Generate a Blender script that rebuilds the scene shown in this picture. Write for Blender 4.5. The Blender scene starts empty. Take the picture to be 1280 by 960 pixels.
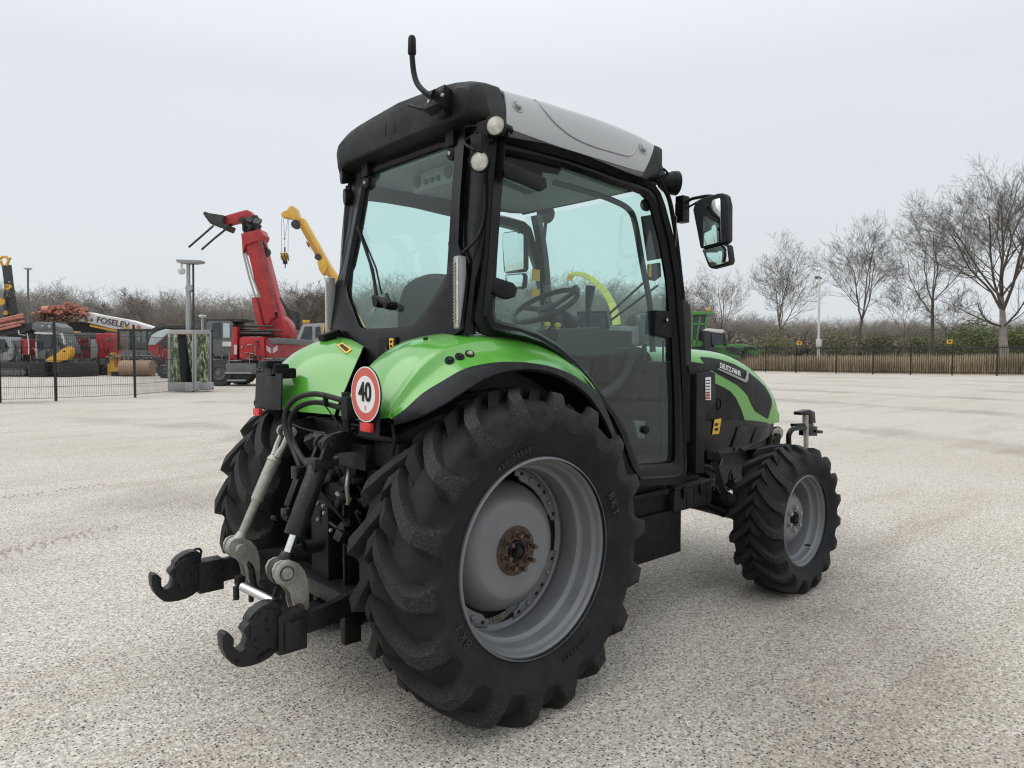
import bpy, bmesh, math, random
import numpy as np
from mathutils import Vector, Matrix, Euler
from mathutils.bvhtree import BVHTree
R_ = math.radians
PI = math.pi
random.seed(7)
rng = np.random.default_rng(11)
scene = bpy.context.scene
COL = scene.collection

# ------------------------------------------------------------------ camera
CAM = Vector((-1.95309, -2.87860, 1.46487)); TH = R_(48.025); PT = R_(2.463); FPX = 886.9
FW = Vector((math.cos(TH)*math.cos(PT), math.sin(TH)*math.cos(PT), -math.sin(PT)))
RT = Vector((math.sin(TH), -math.cos(TH), 0)); UP = RT.cross(FW)
FH = Vector((math.cos(TH), math.sin(TH), 0))
cd = bpy.data.cameras.new('camera'); cam = bpy.data.objects.new('camera', cd); COL.objects.link(cam)
cam.location = CAM
cam.rotation_euler = Matrix((RT, UP, -FW)).transposed().to_euler()
cd.sensor_width = 36; cd.lens = 36*FPX/1280; cd.clip_start = 0.05; cd.clip_end = 6000
scene.camera = cam

def ray(u, v): return FW + RT*((u-640)/FPX) - UP*((v-480)/FPX)
def S(u, v, y):            # point of the plane y = const seen at a photo pixel
    d = ray(u, v); return CAM + d*((y-CAM.y)/d.y)
def SX(u, v, x):
    d = ray(u, v); return CAM + d*((x-CAM.x)/d.x)
def SZ(u, v, z=0):
    d = ray(u, v); return CAM + d*((z-CAM.z)/d.z)
def SD(u, v, D):           # at a horizontal distance D along the view
    d = ray(u, v); return CAM + d*(D/d.dot(FH))

# ------------------------------------------------------------------ materials
def nodes(m):
    m.use_nodes = True; nt = m.node_tree; nt.nodes.clear(); return nt
def N(nt, t, **k):
    n = nt.nodes.new(t)
    for a, b in k.items():
        if a.startswith('i_'):
            key = a[2:].replace('_', ' ')
            n.inputs[key].default_value = b
        else: setattr(n, a, b)
    return n
def L(nt, a, ao, b, bi): nt.links.new(a.outputs[ao], b.inputs[bi])
_mats = {}
def mat(name, col, rough=.5, metal=0, var=.12, nscale=9, coat=0, bump=0, bscale=60, dust=0, dustcol=(.30,.27,.23), emit=0, spec=.5, rvar=.12):
    if name in _mats: return _mats[name]
    m = bpy.data.materials.new(name); nt = nodes(m)
    out = N(nt, 'ShaderNodeOutputMaterial'); p = N(nt, 'ShaderNodeBsdfPrincipled')
    L(nt, p, 0, out, 0)
    tc = N(nt, 'ShaderNodeTexCoord')
    nz = N(nt, 'ShaderNodeTexNoise', i_Scale=nscale, i_Detail=6, i_Roughness=.6); L(nt, tc, 'Object', nz, 'Vector')
    mr = N(nt, 'ShaderNodeMapRange'); L(nt, nz, 0, mr, 0)
    mr.inputs[1].default_value = .3; mr.inputs[2].default_value = .7
    mr.inputs[3].default_value = 1-var; mr.inputs[4].default_value = 1+var
    mx = N(nt, 'ShaderNodeVectorMath', operation='SCALE'); mx.inputs[0].default_value = col
    L(nt, mr, 0, mx, 'Scale')
    last = mx; lo = 0
    if dust:
        n2 = N(nt, 'ShaderNodeTexNoise', i_Scale=nscale*2.7, i_Detail=8, i_Roughness=.7); L(nt, tc, 'Object', n2, 'Vector')
        r2 = N(nt, 'ShaderNodeMapRange'); L(nt, n2, 0, r2, 0)
        r2.inputs[1].default_value = .45; r2.inputs[2].default_value = .8; r2.inputs[3].default_value = 0; r2.inputs[4].default_value = dust
        mm = N(nt, 'ShaderNodeMix', data_type='RGBA'); L(nt, r2, 0, mm, 0); L(nt, mx, 0, mm, 6); mm.inputs[7].default_value = (*dustcol, 1)
        last = mm; lo = 2
    L(nt, last, lo, p, 'Base Color')
    rr = N(nt, 'ShaderNodeMapRange'); L(nt, nz, 0, rr, 0)
    rr.inputs[1].default_value = .3; rr.inputs[2].default_value = .7
    rr.inputs[3].default_value = max(.02, rough-rvar); rr.inputs[4].default_value = min(1, rough+rvar)
    L(nt, rr, 0, p, 'Roughness')
    p.inputs['Metallic'].default_value = metal
    p.inputs['Specular IOR Level'].default_value = spec
    p.inputs['Coat Weight'].default_value = coat; p.inputs['Coat Roughness'].default_value = .08
    if emit:
        p.inputs['Emission Color'].default_value = (*col, 1); p.inputs['Emission Strength'].default_value = emit
    if bump:
        nb = N(nt, 'ShaderNodeTexNoise', i_Scale=bscale, i_Detail=4); L(nt, tc, 'Object', nb, 'Vector')
        b = N(nt, 'ShaderNodeBump', i_Strength=bump, i_Distance=.01); L(nt, nb, 0, b, 'Height'); L(nt, b, 0, p, 'Normal')
    _mats[name] = m; return m
def glass(name, tint=(.82,.975,.94), k=1.0, dirt=.018):
    m = bpy.data.materials.new(name); nt = nodes(m)
    out = N(nt, 'ShaderNodeOutputMaterial')
    tr = N(nt, 'ShaderNodeBsdfTransparent'); tr.inputs[0].default_value = (*tint, 1)
    gl = N(nt, 'ShaderNodeBsdfGlossy'); gl.inputs['Roughness'].default_value = .02; gl.inputs[0].default_value = (.9,.95,.95,1)
    ge = N(nt, 'ShaderNodeNewGeometry'); dt = N(nt, 'ShaderNodeVectorMath', operation='DOT_PRODUCT'); L(nt, ge, 'Normal', dt, 0); L(nt, ge, 'Incoming', dt, 1)
    ab = N(nt, 'ShaderNodeMath', operation='ABSOLUTE'); L(nt, dt, 'Value', ab, 0)
    iv = N(nt, 'ShaderNodeMath', operation='SUBTRACT'); iv.inputs[0].default_value = 1; L(nt, ab, 0, iv, 1)
    pw = N(nt, 'ShaderNodeMath', operation='POWER'); L(nt, iv, 0, pw, 0); pw.inputs[1].default_value = 5
    mu = N(nt, 'ShaderNodeMath', operation='MULTIPLY_ADD'); L(nt, pw, 0, mu, 0); mu.inputs[1].default_value = .9*k; mu.inputs[2].default_value = .055*k
    mi = N(nt, 'ShaderNodeMixShader'); L(nt, mu, 0, mi, 0); L(nt, tr, 0, mi, 1); L(nt, gl, 0, mi, 2)
    df = N(nt, 'ShaderNodeBsdfDiffuse'); df.inputs[0].default_value = (.45,.5,.48,1)
    tc = N(nt, 'ShaderNodeTexCoord'); nz = N(nt, 'ShaderNodeTexNoise', i_Scale=5, i_Detail=7, i_Roughness=.7); L(nt, tc, 'Object', nz, 'Vector')
    mr = N(nt, 'ShaderNodeMapRange'); L(nt, nz, 0, mr, 0); mr.inputs[1].default_value=.3; mr.inputs[2].default_value=.75; mr.inputs[3].default_value=dirt*.4; mr.inputs[4].default_value=dirt*1.8
    m2 = N(nt, 'ShaderNodeMixShader'); L(nt, mr, 0, m2, 0); L(nt, mi, 0, m2, 1); L(nt, df, 0, m2, 2)
    L(nt, m2, 0, out, 0); return m

M = {}
M['green'] = mat('green paint', (.09,.335,.040), .27, var=.07, nscale=3, coat=.6, dust=.07)
M['black'] = mat('black plastic', (.004,.0041,.005), .5, spec=.18, var=.2, dust=.04, bump=.15, bscale=400)
M['gloss'] = mat('black gloss', (.0035,.0038,.0052), .30, spec=.22, var=.2, nscale=5, dust=.025)
M['grey_plastic'] = mat('dark grey plastic', (.011,.0118,.0148), .5, spec=.22, var=.15, dust=.05, bump=.2, bscale=500)
M['roofblack'] = mat('roof black', (.0038,.0038,.0046), .5, spec=.2, var=.2, nscale=6, dust=.04, bump=.25, bscale=350)
M['silver'] = mat('silver panel', (.29,.295,.295), .38, metal=.15, var=.06, nscale=4, coat=.2, bump=.08, bscale=300, dust=.12)
M['silver_dark'] = mat('silver lip', (.24,.235,.225), .45, metal=.2, var=.08, dust=.2)
M['rim'] = mat('wheel grey', (.17,.178,.188), .42, metal=.15, var=.10, nscale=6, dust=.28, dustcol=(.20,.18,.155), bump=.05)
M['rust'] = mat('rust', (.075,.048,.034), .85, var=.4, nscale=60, bump=.4, bscale=200)
M['nut'] = mat('rusty steel', (.12,.085,.065), .55, metal=.6, var=.35, nscale=50, bump=.3, bscale=150)
M['steel'] = mat('galvanised steel', (.36,.35,.32), .5, metal=.5, var=.2, nscale=25, dust=.35, bump=.2, bscale=90)
M['chrome'] = mat('chrome', (.75,.75,.75), .18, metal=1, var=.05)
M['oilblack'] = mat('greasy black', (.005,.005,.006), .5, spec=.3, var=.4, nscale=20, dust=.08, dustcol=(.09,.08,.07), bump=.3, bscale=60)
M['hitch'] = mat('hitch black', (.008,.0088,.011), .42, spec=.35, var=.25, nscale=25, dust=.09, dustcol=(.15,.14,.13), bump=.35, bscale=70)
M['rubber'] = mat('hose rubber', (.009,.009,.009), .6, spec=.35, var=.2, dust=.06, bump=.1)
M['red'] = mat('red lens', (.55,.02,.02), .25, var=.1, nscale=80)
M['signred'] = mat('sign red', (.52,.09,.07), .45, var=.06, dust=.15)
M['white'] = mat('white paint', (.72,.72,.71), .5, var=.05, dust=.12)
M['yellow'] = mat('sticker yellow', (.75,.42,.03), .45, var=.05, dust=.1)
M['lens'] = mat('lamp lens', (.50,.485,.42), .2, var=.25, nscale=45, coat=.5, bump=.4, bscale=110)
M['interior'] = mat('interior grey', (.022,.026,.026), .6, var=.2, nscale=14, bump=.1, bscale=200)
M['interior2'] = mat('interior pale grey', (.085,.10,.095), .6, var=.15)
M['screen'] = mat('screen', (.22,.26,.30), .15, var=.3, nscale=14)
M['mirror'] = mat('mirror glass', (.8,.85,.85), .03, metal=1, var=.02, rvar=.01)
M['glass'] = glass('tinted glass', dirt=.012)
M['glass_door'] = glass('door glass', (.81,.97,.935), 1.1, .015)
M['glass_bg'] = mat('far window glass', (.035,.045,.05), .12, var=.5, nscale=2)
M['glass_clear'] = glass('pane glass', (.55,.62,.60), 1.5, .08)
M['headliner'] = mat('headliner', (.17,.19,.185), .8, var=.1)
# background paints
M['bred'] = mat('machine red', (.36,.018,.022), .4, var=.15, nscale=2, dust=.15)
M['bredd'] = mat('machine dark red', (.24,.03,.035), .5, var=.2, nscale=2, dust=.2)
M['bpink'] = mat('faded red oxide', (.42,.16,.12), .7, var=.35, nscale=2.5, dust=.3)
M['borange'] = mat('faded orange', (.42,.15,.10), .6, var=.3, nscale=3, dust=.25)
M['byel'] = mat('machine yellow', (.58,.31,.03), .45, var=.12, nscale=2, dust=.15)
M['byel2'] = mat('crane yellow', (.62,.36,.06), .45, var=.12, nscale=2, dust=.15)
M['blime'] = mat('harvester lime', (.55,.55,.11), .4, var=.1, nscale=2)
M['bwhite'] = mat('machine white', (.56,.56,.54), .5, var=.12, nscale=2, dust=.15)
M['bgrey'] = mat('machine grey', (.10,.105,.11), .5, var=.2, nscale=3, dust=.15)
M['bmid'] = mat('cabinet grey', (.26,.27,.28), .5, var=.1, nscale=3, dust=.1)
M['bdark'] = mat('machine dark', (.02,.021,.023), .6, var=.3, nscale=3, dust=.2)
M['tan'] = mat('rusty drum', (.27,.185,.12), .7, metal=.1, var=.15, nscale=3, dust=.2)
M['bgreen'] = mat('far green paint', (.055,.20,.04), .35, var=.1, nscale=2, coat=.3)
M['bpale'] = mat('pale screen', (.42,.48,.50), .2, var=.15, nscale=1.5)
M['post'] = mat('galvanised post', (.33,.34,.34), .5, metal=.3, var=.1)
M['fence'] = mat('fence black', (.012,.013,.014), .55, var=.2)

# ------------------------------------------------------------------ mesh builder
class MB:
    def __init__(s): s.v = []; s.f = []; s.mi = []; s.m = 0
    def add(s, vs, fs):
        n = len(s.v); s.v += [tuple(p) for p in vs]; s.f += [tuple(n+i for i in f) for f in fs]; s.mi += [s.m]*len(fs); return s
    def box(s, c, d, rot=None):
        vs = [Vector((x*d[0]/2, y*d[1]/2, z*d[2]/2)) for x in (-1,1) for y in (-1,1) for z in (-1,1)]
        if rot is not None:
            Rm = rot if isinstance(rot, Matrix) else Euler(rot).to_matrix(); vs = [Rm @ p for p in vs]
        c = Vector(c); vs = [p+c for p in vs]
        return s.add(vs, [(0,1,3,2),(4,6,7,5),(0,4,5,1),(2,3,7,6),(0,2,6,4),(1,5,7,3)])
    def bb(s, x0, x1, y0, y1, z0, z1): return s.box(((x0+x1)/2,(y0+y1)/2,(z0+z1)/2), (abs(x1-x0),abs(y1-y0),abs(z1-z0)))
    def bar(s, a, b, w, h, up=(0,0,1)):
        a = Vector(a); b = Vector(b); d = b-a; l = d.length; x = d/l; u = Vector(up)
        y = u.cross(x)
        if y.length < 1e-4: y = Vector((0,1,0)).cross(x)
        y.normalize(); z = x.cross(y)
        return s.box((a+b)/2, (l, w, h), Matrix((x,y,z)).transposed())
    def prism(s, pts, off):          # planar polygon extruded by a vector
        pts = [Vector(p) for p in pts]; off = Vector(off); n = len(pts)
        return s.add(pts+[p+off for p in pts], [tuple(range(n))[::-1], tuple(range(n,2*n))] + [(i,(i+1)%n,n+(i+1)%n,n+i) for i in range(n)])
    def tube(s, path, r, n=10, cap=True):
        P = [Vector(p) for p in path]; k = len(P)
        rs = r if isinstance(r, (list,tuple)) else [r]*k
        t0 = (P[1]-P[0]).normalized(); a = Vector((0,0,1)) if abs(t0.z)<.9 else Vector((1,0,0))
        u = t0.cross(a).normalized(); vs = []
        for i in range(k):
            t = (P[min(i+1,k-1)]-P[max(i-1,0)]).normalized()
            u = (u - t*u.dot(t)).normalized(); w = t.cross(u)
            for j in range(n):
                c = 2*PI*j/n; vs.append(P[i]+(u*math.cos(c)+w*math.sin(c))*rs[i])
        fs = [(i*n+j, i*n+(j+1)%n, (i+1)*n+(j+1)%n, (i+1)*n+j) for i in range(k-1) for j in range(n)]
        if cap: fs += [tuple(range(n))[::-1], tuple((k-1)*n+j for j in range(n))]
        return s.add(vs, fs)
    def rail(s, path, w, h):   # swept flat bar, w across, h tall
        P=[Vector(p) for p in path]; rows=[]
        for i,p in enumerate(P):
            t=(P[min(i+1,len(P)-1)]-P[max(i-1,0)]).normalized(); y=Vector((0,0,1)).cross(t).normalized(); z=t.cross(y)
            rows.append([p+y*w/2+z*h/2,p-y*w/2+z*h/2,p-y*w/2-z*h/2,p+y*w/2-z*h/2])
        s.grid(rows,close=True); s.add(rows[0],[(0,1,2,3)]); return s.add(rows[-1],[(0,1,2,3)])
    def cyl(s, a, b, r, n=24, r2=None): return s.tube([a,b],[r, r if r2 is None else r2], n)
    def lathe(s, prof, o, ax, n=48, closed=False):   # prof: (radius, offset along ax)
        o = Vector(o); ax = Vector(ax).normalized(); a = Vector((0,0,1)) if abs(ax.z)<.9 else Vector((1,0,0))
        u = ax.cross(a).normalized(); w = ax.cross(u); vs = []; k = len(prof)
        for r, h in prof:
            for j in range(n):
                c = 2*PI*j/n; vs.append(o+ax*h+(u*math.cos(c)+w*math.sin(c))*r)
        m = k if closed else k-1
        return s.add(vs, [(i*n+j, ((i+1)%k)*n+j, ((i+1)%k)*n+(j+1)%n, i*n+(j+1)%n) for i in range(m) for j in range(n)])
    def grid(s, rows, close=False):
        k = len(rows); n = len(rows[0]); vs = [p for r in rows for p in r]
        m = n if close else n-1
        return s.add(vs, [(i*n+j, i*n+(j+1)%n, (i+1)*n+(j+1)%n, (i+1)*n+j) for i in range(k-1) for j in range(m)])
    def build(s, name, mats, parent=None, bevel=0, angle=32, thick=0, subsurf=0, seg=2, fixn=True, loc=None):
        me = bpy.data.meshes.new(name); me.from_pydata(s.v, [], s.f)
        for m in (mats if isinstance(mats,(list,tuple)) else [mats]): me.materials.append(m)
        me.polygons.foreach_set('material_index', s.mi)
        bm = bmesh.new(); bm.from_mesh(me)
        bmesh.ops.remove_doubles(bm, verts=bm.verts, dist=1e-5)
        if fixn: bmesh.ops.recalc_face_normals(bm, faces=bm.faces)
        if thick: bmesh.ops.solidify(bm, geom=bm.faces[:], thickness=thick)
        if bevel:
            es = [e for e in bm.edges if len(e.link_faces)==2 and e.calc_face_angle(0) > R_(30)]
            bmesh.ops.bevel(bm, geom=es, offset=bevel, segments=seg, affect='EDGES', profile=.6, clamp_overlap=True)
        for f in bm.faces: f.smooth = True
        for e in bm.edges:
            if len(e.link_faces)==2 and e.calc_face_angle(0) > R_(angle): e.smooth = False
        bm.to_mesh(me); bm.free(); me.update()
        o = bpy.data.objects.new(name, me); COL.objects.link(o)
        if loc is not None: o.location = loc
        if parent is not None: o.parent = parent
        if subsurf:
            sm = o.modifiers.new('s','SUBSURF'); sm.levels = subsurf; sm.render_levels = subsurf
        return o
def part(name, m, parent, fn, **k):
    b = MB(); fn(b); return b.build(name, m, parent, **k)
def empty(name, loc=(0,0,0), rz=0):
    o = bpy.data.objects.new(name, None); COL.objects.link(o); o.location = loc; o.rotation_euler = (0,0,rz); o.empty_display_size=.3; return o
def tag(o, label=None, cat=None, group=None, kind=None):
    if label: o['label'] = label
    if cat: o['category'] = cat
    if group: o['group'] = group
    if kind: o['kind'] = kind
    return o
def mirY(b):
    v2 = [(x,-y,z) for x,y,z in b.v]; n=len(b.v)
    b.f += [tuple(n+i for i in f[::-1]) for f in b.f]; b.mi += list(b.mi); b.v += v2; return b
def copy_tree(o, parent=None):
    c = o.copy(); COL.objects.link(c); c.parent = parent
    for ch in list(o.children): copy_tree(ch, c)
    return c
def text_verts(body, size, ext=.002, bold=False):
    cu = bpy.data.curves.new('t','FONT'); cu.body = body; cu.size = size; cu.extrude = ext; cu.align_x='CENTER'; cu.align_y='CENTER'; cu.resolution_u = 4
    if bold: cu.offset = size*.018
    ob = bpy.data.objects.new('t', cu); COL.objects.link(ob); dg = bpy.context.evaluated_depsgraph_get()
    me = bpy.data.meshes.new_from_object(ob.evaluated_get(dg))
    vs = [v.co.copy() for v in me.vertices]; fs = [tuple(p.vertices) for p in me.polygons]
    bpy.data.objects.remove(ob); bpy.data.meshes.remove(me); bpy.data.curves.remove(cu); return vs, fs
def text(b, body, size, o, xdir, ydir, ext=.0015, bold=True, sx=1.0):
    vs, fs = text_verts(body, size, ext, bold); xd = Vector(xdir).normalized(); yd = Vector(ydir).normalized(); zd = xd.cross(yd).normalized(); o = Vector(o)
    return b.add([o+xd*v.x*sx+yd*v.y+zd*v.z for v in vs], fs)
def bez(P, n=8):   # Catmull-Rom through points
    P = [Vector(p) for p in P]; out = []
    for i in range(len(P)-1):
        p0 = P[max(i-1,0)]; p1=P[i]; p2=P[i+1]; p3=P[min(i+2,len(P)-1)]
        for k in range(n):
            t=k/n; out.append(.5*((2*p1)+(p2-p0)*t+(2*p0-5*p1+4*p2-p3)*t*t+(3*p1-p0-3*p2+p3)*t**3))
    out.append(P[-1]); return out
def bvh_of(o):
    dg = bpy.context.evaluated_depsgraph_get(); bm = bmesh.new(); bm.from_object(o, dg); bm.transform(o.matrix_world); t = BVHTree.FromBMesh(bm); bm.free(); return t
def decal(name, px, tgt, m, parent, off=.004, cuts=6, th=0.003):
    """a thin skin laid on a curved body, its outline read off the photograph"""
    bm = bmesh.new(); vs = [bm.verts.new((u, v, 0)) for u, v in px]; bm.faces.new(vs)
    bmesh.ops.triangulate(bm, faces=bm.faces)
    for _ in range(cuts):
        es = [e for e in bm.edges if e.calc_length() > 5]
        if not es: break
        bmesh.ops.subdivide_edges(bm, edges=es, cuts=1)
        bmesh.ops.triangulate(bm, faces=[f for f in bm.faces if len(f.verts)>3])
    for v in bm.verts:
        d = ray(v.co.x, v.co.y).normalized(); h = tgt.ray_cast(CAM, d)
        if h[0] is None:
            h = tgt.find_nearest(CAM + d*3.8)
        nrm = h[1]
        if nrm.dot(d) > 0: nrm = -nrm
        v.co = h[0] + nrm*off
    bmesh.ops.recalc_face_normals(bm, faces=bm.faces)
    me = bpy.data.meshes.new(name)
    for f in bm.faces: f.smooth = True
    bm.to_mesh(me); bm.free(); me.materials.append(m)
    o = bpy.data.objects.new(name, me); COL.objects.link(o); o.parent = parent
    return o
# ------------------------------------------------------------------ tractor
TR = empty('tractor'); tag(TR, 'green compact tractor with silver roof panel and grey wheels, close in the middle', 'tractor')

def tyre_mat():
    m = bpy.data.materials.new('tyre rubber'); nt = nodes(m)
    out = N(nt,'ShaderNodeOutputMaterial'); p = N(nt,'ShaderNodeBsdfPrincipled'); L(nt,p,0,out,0)
    tc = N(nt,'ShaderNodeTexCoord'); at = N(nt,'ShaderNodeAttribute', attribute_name='wear')
    n1 = N(nt,'ShaderNodeTexNoise', i_Scale=150, i_Detail=5, i_Roughness=.75); L(nt,tc,'Object',n1,'Vector')
    n2 = N(nt,'ShaderNodeTexNoise', i_Scale=7, i_Detail=7, i_Roughness=.65); L(nt,tc,'Object',n2,'Vector')
    r1 = N(nt,'ShaderNodeMapRange'); L(nt,n1,0,r1,0); r1.inputs[1].default_value=.48; r1.inputs[2].default_value=.66; r1.inputs[3].default_value=.12
    w = N(nt,'ShaderNodeMath', operation='MULTIPLY'); L(nt,r1,0,w,0); L(nt,at,'Fac',w,1)
    r2 = N(nt,'ShaderNodeMapRange'); L(nt,n2,0,r2,0); r2.inputs[1].default_value=.38; r2.inputs[2].default_value=.72; r2.inputs[4].default_value=.22
    ad = N(nt,'ShaderNodeMath', operation='MAXIMUM'); L(nt,w,0,ad,0); L(nt,r2,0,ad,1)
    mx = N(nt,'ShaderNodeMix', data_type='RGBA'); L(nt,ad,0,mx,0); mx.inputs[6].default_value=(.0085,.009,.0105,1); mx.inputs[7].default_value=(.062,.060,.057,1)
    L(nt,mx,2,p,'Base Color'); p.inputs['Roughness'].default_value=.72; p.inputs['Specular IOR Level'].default_value=.25
    b = N(nt,'ShaderNodeBump', i_Strength=.25, i_Distance=.004); L(nt,n1,0,b,'Height'); L(nt,b,0,p,'Normal')
    return m
M['tyre'] = tyre_mat()

FLARE=[0,0,0,0,0,.0,.01,.02,.04,.075,.15,.32,.5,.5]
def smooth01(x): x = max(0,min(1,x)); return x*x*(3-2*x)
def tyre_obj(prof, hts, phis, NP, center_over, parent, name='tyre'):
    """prof: (|y|, r) crown -> bead. one side; hts lug height per row; phis sweep angle per row"""
    fr = [-.19,-.125,-.06,0,.06,.125,.19,.25,.31,.375,.44,.5,.56,.625,.69,.75]
    nA = NP*len(fr); p = 2*PI/NP
    rows = []
    for i in range(len(prof)-1,0,-1): rows.append((-1,i))
    rows.append((0,0))
    for i in range(1,len(prof)): rows.append((1,i))
    def nrm(i):
        a = prof[max(i-1,0)]; b = prof[min(i+1,len(prof)-1)]
        if i == 0: return (0,1)
        t = Vector((b[0]-a[0], b[1]-a[1])).normalized(); return (-t.y, t.x)   # (dy_out, dr)
    def lug(f, flare):   # f in pitch units, centred at 0
        f = (f+.5)%1-.5; a = abs(f); e0=.128+flare; e1=.186+flare*1.6
        return 1-smooth01((a-e0)/(e1-e0))
    V=[];W=[]
    rnd = random.Random(3)
    for s,i in rows:
        y, r = prof[i]; ny, nr = nrm(i)
        if nr < 0: ny, nr = -ny, -nr
        if i>=len(prof)-6: nr=max(nr,0)
        h = hts[i]; ph = phis[i]; flare = FLARE[min(i,len(FLARE)-1)]
        for k in range(nA):
            f = fr[k%len(fr)] + k//len(fr)
            mk = 0
            if s >= 0 or y <= center_over: mk = max(mk, lug(f, flare))
            if s <= 0 or y <= center_over: mk = max(mk, lug(f-.5, flare))
            a = f*p + ph
            rr = r + nr*h*mk; yy = y + abs(ny)*h*mk*.6
            V.append((rr*math.cos(a), (s if s else 1)*yy, rr*math.sin(a)))
            worn = mk if 0 < i < len(prof)-7 else 0
            W.append(worn*(.9 if i>=4 else .45))
    n = nA; K = len(rows)
    F = [(i*n+j,(i+1)*n+j,(i+1)*n+(j+1)%n,i*n+(j+1)%n) for i in range(K-1) for j in range(n)]
    me = bpy.data.meshes.new(name); me.from_pydata(V,[],F); me.materials.append(M['tyre'])
    at = me.attributes.new('wear','FLOAT','POINT'); at.data.foreach_set('value', W)
    bm = bmesh.new(); bm.from_mesh(me); bmesh.ops.recalc_face_normals(bm, faces=bm.faces)
    for f in bm.faces: f.smooth=True
    for e in bm.edges:
        if len(e.link_faces)==2 and e.calc_face_angle(0)>R_(34): e.smooth=False
    bm.to_mesh(me); bm.free()
    o = bpy.data.objects.new(name, me); COL.objects.link(o); o.parent = parent; return o

def wheel(name, R, sec, rimr, NP, nb, rb, disc, barrel, loc, lug_h, sidetext=True):
    """built for the right side, outward is -y; local origin at the tyre centre"""
    def P(o_): return [(r, -h) for r,h in o_]
    b = MB(); b.lathe([(r,h) for r,h in disc], (0,0,0), (0,-1,0), 72)
    w = b.build(name, M['rim'], TR, angle=40)
    w.location = loc
    b = MB(); b.lathe([(r,h) for r,h in barrel], (0,0,0), (0,-1,0), 96)
    b.lathe([(r-.006,h-.002) for r,h in barrel][::-1] if False else [(barrel[-1][0],barrel[-1][1]),(barrel[-1][0]+.03,barrel[-1][1]),(rimr-.008,-sec*.30),(rimr+.002,-sec*.45)], (0,0,0),(0,-1,0),96)
    b.build('rim', M['rim'], w, angle=40)
    hs = sec/2
    k = R/.675
    prof = [(0,R-lug_h),(hs*.08,R-lug_h),(hs*.14,R-lug_h),(hs*.35,R-lug_h-.002),(hs*.55,R-lug_h-.006*k),(hs*.72,R-lug_h-.011*k),(hs*.84,R-lug_h-.022*k),(hs*.90,R-lug_h-.040*k),(hs*.945,R-lug_h-.062*k),(hs*.985,R-lug_h-.078*k),(hs*1.01,R-lug_h-.105*k),(hs*1.015,(R+rimr)/2-.026*k),(hs*.995,(R+rimr)/2-.052*k),(hs*.93,rimr+.05*k),(hs*.87,rimr+.028*k),(hs*.85,rimr+.012*k),(hs*.80,rimr-.006)]
    H = lug_h
    hts = [H*.0,H*.95,H,H,H,H*1.06,H*1.22,H*1.30,H*1.16,H*.86,H*.58,H*.34,H*.12,0,0,0,0]
    hts[0]=H*.9
    sw = .235 if NP>18 else .30
    phis = []
    for y,r in prof:
        t = min(1,y/(hs*.9)); phis.append(sw*(t**.8) if t<1 else sw)
    tyre = tyre_obj(prof, hts, phis, NP, hs*.15, w)
    # studs, nuts, hub
    if nb==8:
        b = MB(); b.lathe([(0,-.13),(.33,-.13),(.33,-.15)],(0,0,0),(0,-1,0),48); b.build('dark_backing_disc', M['oilblack'], w)  # added dark disc behind the wheel openings so they read as shaded
    b = MB(); b.lathe([(.0,disc[0][1]+.012),(rb*.60,disc[0][1]+.012),(rb*.66,disc[0][1]-.004)], (0,0,0),(0,-1,0),32)
    b.lathe([(rb*.25,disc[0][1]+.028),(0,disc[0][1]+.03)],(0,0,0),(0,-1,0),16); b.lathe([(rb*.42,disc[0][1]+.02),(rb*.45,disc[0][1]+.005)],(0,0,0),(0,-1,0),24)
    b.build('hub_cap', M['oilblack'], w)
    if nb==8:
        b = MB(); b.lathe([(rb*.64,disc[0][1]+.004),(rb*1.42,disc[0][1]+.004),(rb*1.44,disc[0][1]-.002)], (0,0,0),(0,-1,0),40)
        b.build('rusty_flange', M['rust'], w)
    sl = .052 if nb==8 else .02
    for q in range(nb):
        a = 2*PI*(q+.3)/nb; c = Vector((rb*math.cos(a), 0, rb*math.sin(a))); h0 = disc[0][1]
        b = MB(); b.cyl(c+Vector((0,-h0,0)), c+Vector((0,-h0-.018,0)), .019*(1 if nb==8 else .8), 6)
        b.cyl(c+Vector((0,-h0,0)), c+Vector((0,-h0-.006,0)), .024*(1 if nb==8 else .8), 16)
        b.cyl(c+Vector((0,-h0,0)), c+Vector((0,-h0-sl,0)), .0095, 10)
        b.build('wheel_stud', M['nut'] if nb==8 else M['steel'], w)
    return w, tyre

# rear wheel
RS = .42
disc = [(0,.035),(.13,.034),(.165,.031),(.19,.036),(.205,.030),(.23,.012),(.25,-.010),(.268,-.040),(.278,-.075),(.280,-.11)]
barrel = [(.396,.186),(.404,.181),(.406,.172),(.400,.166),(.392,.168),(.386,.160),(.383,.148),(.380,.135),(.372,.128),(.368,.118),(.366,.075),(.360,.066),(.347,.058),(.343,.045),(.342,-.02),(.345,-.03),(.352,-.035),(.352,-.05),(.345,-.058),(.330,-.062)]
wR, tyR = wheel('rear_wheel', .675, RS, .403, 18, 8, .072, disc, barrel, (0,-.695,.65), .045)
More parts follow.
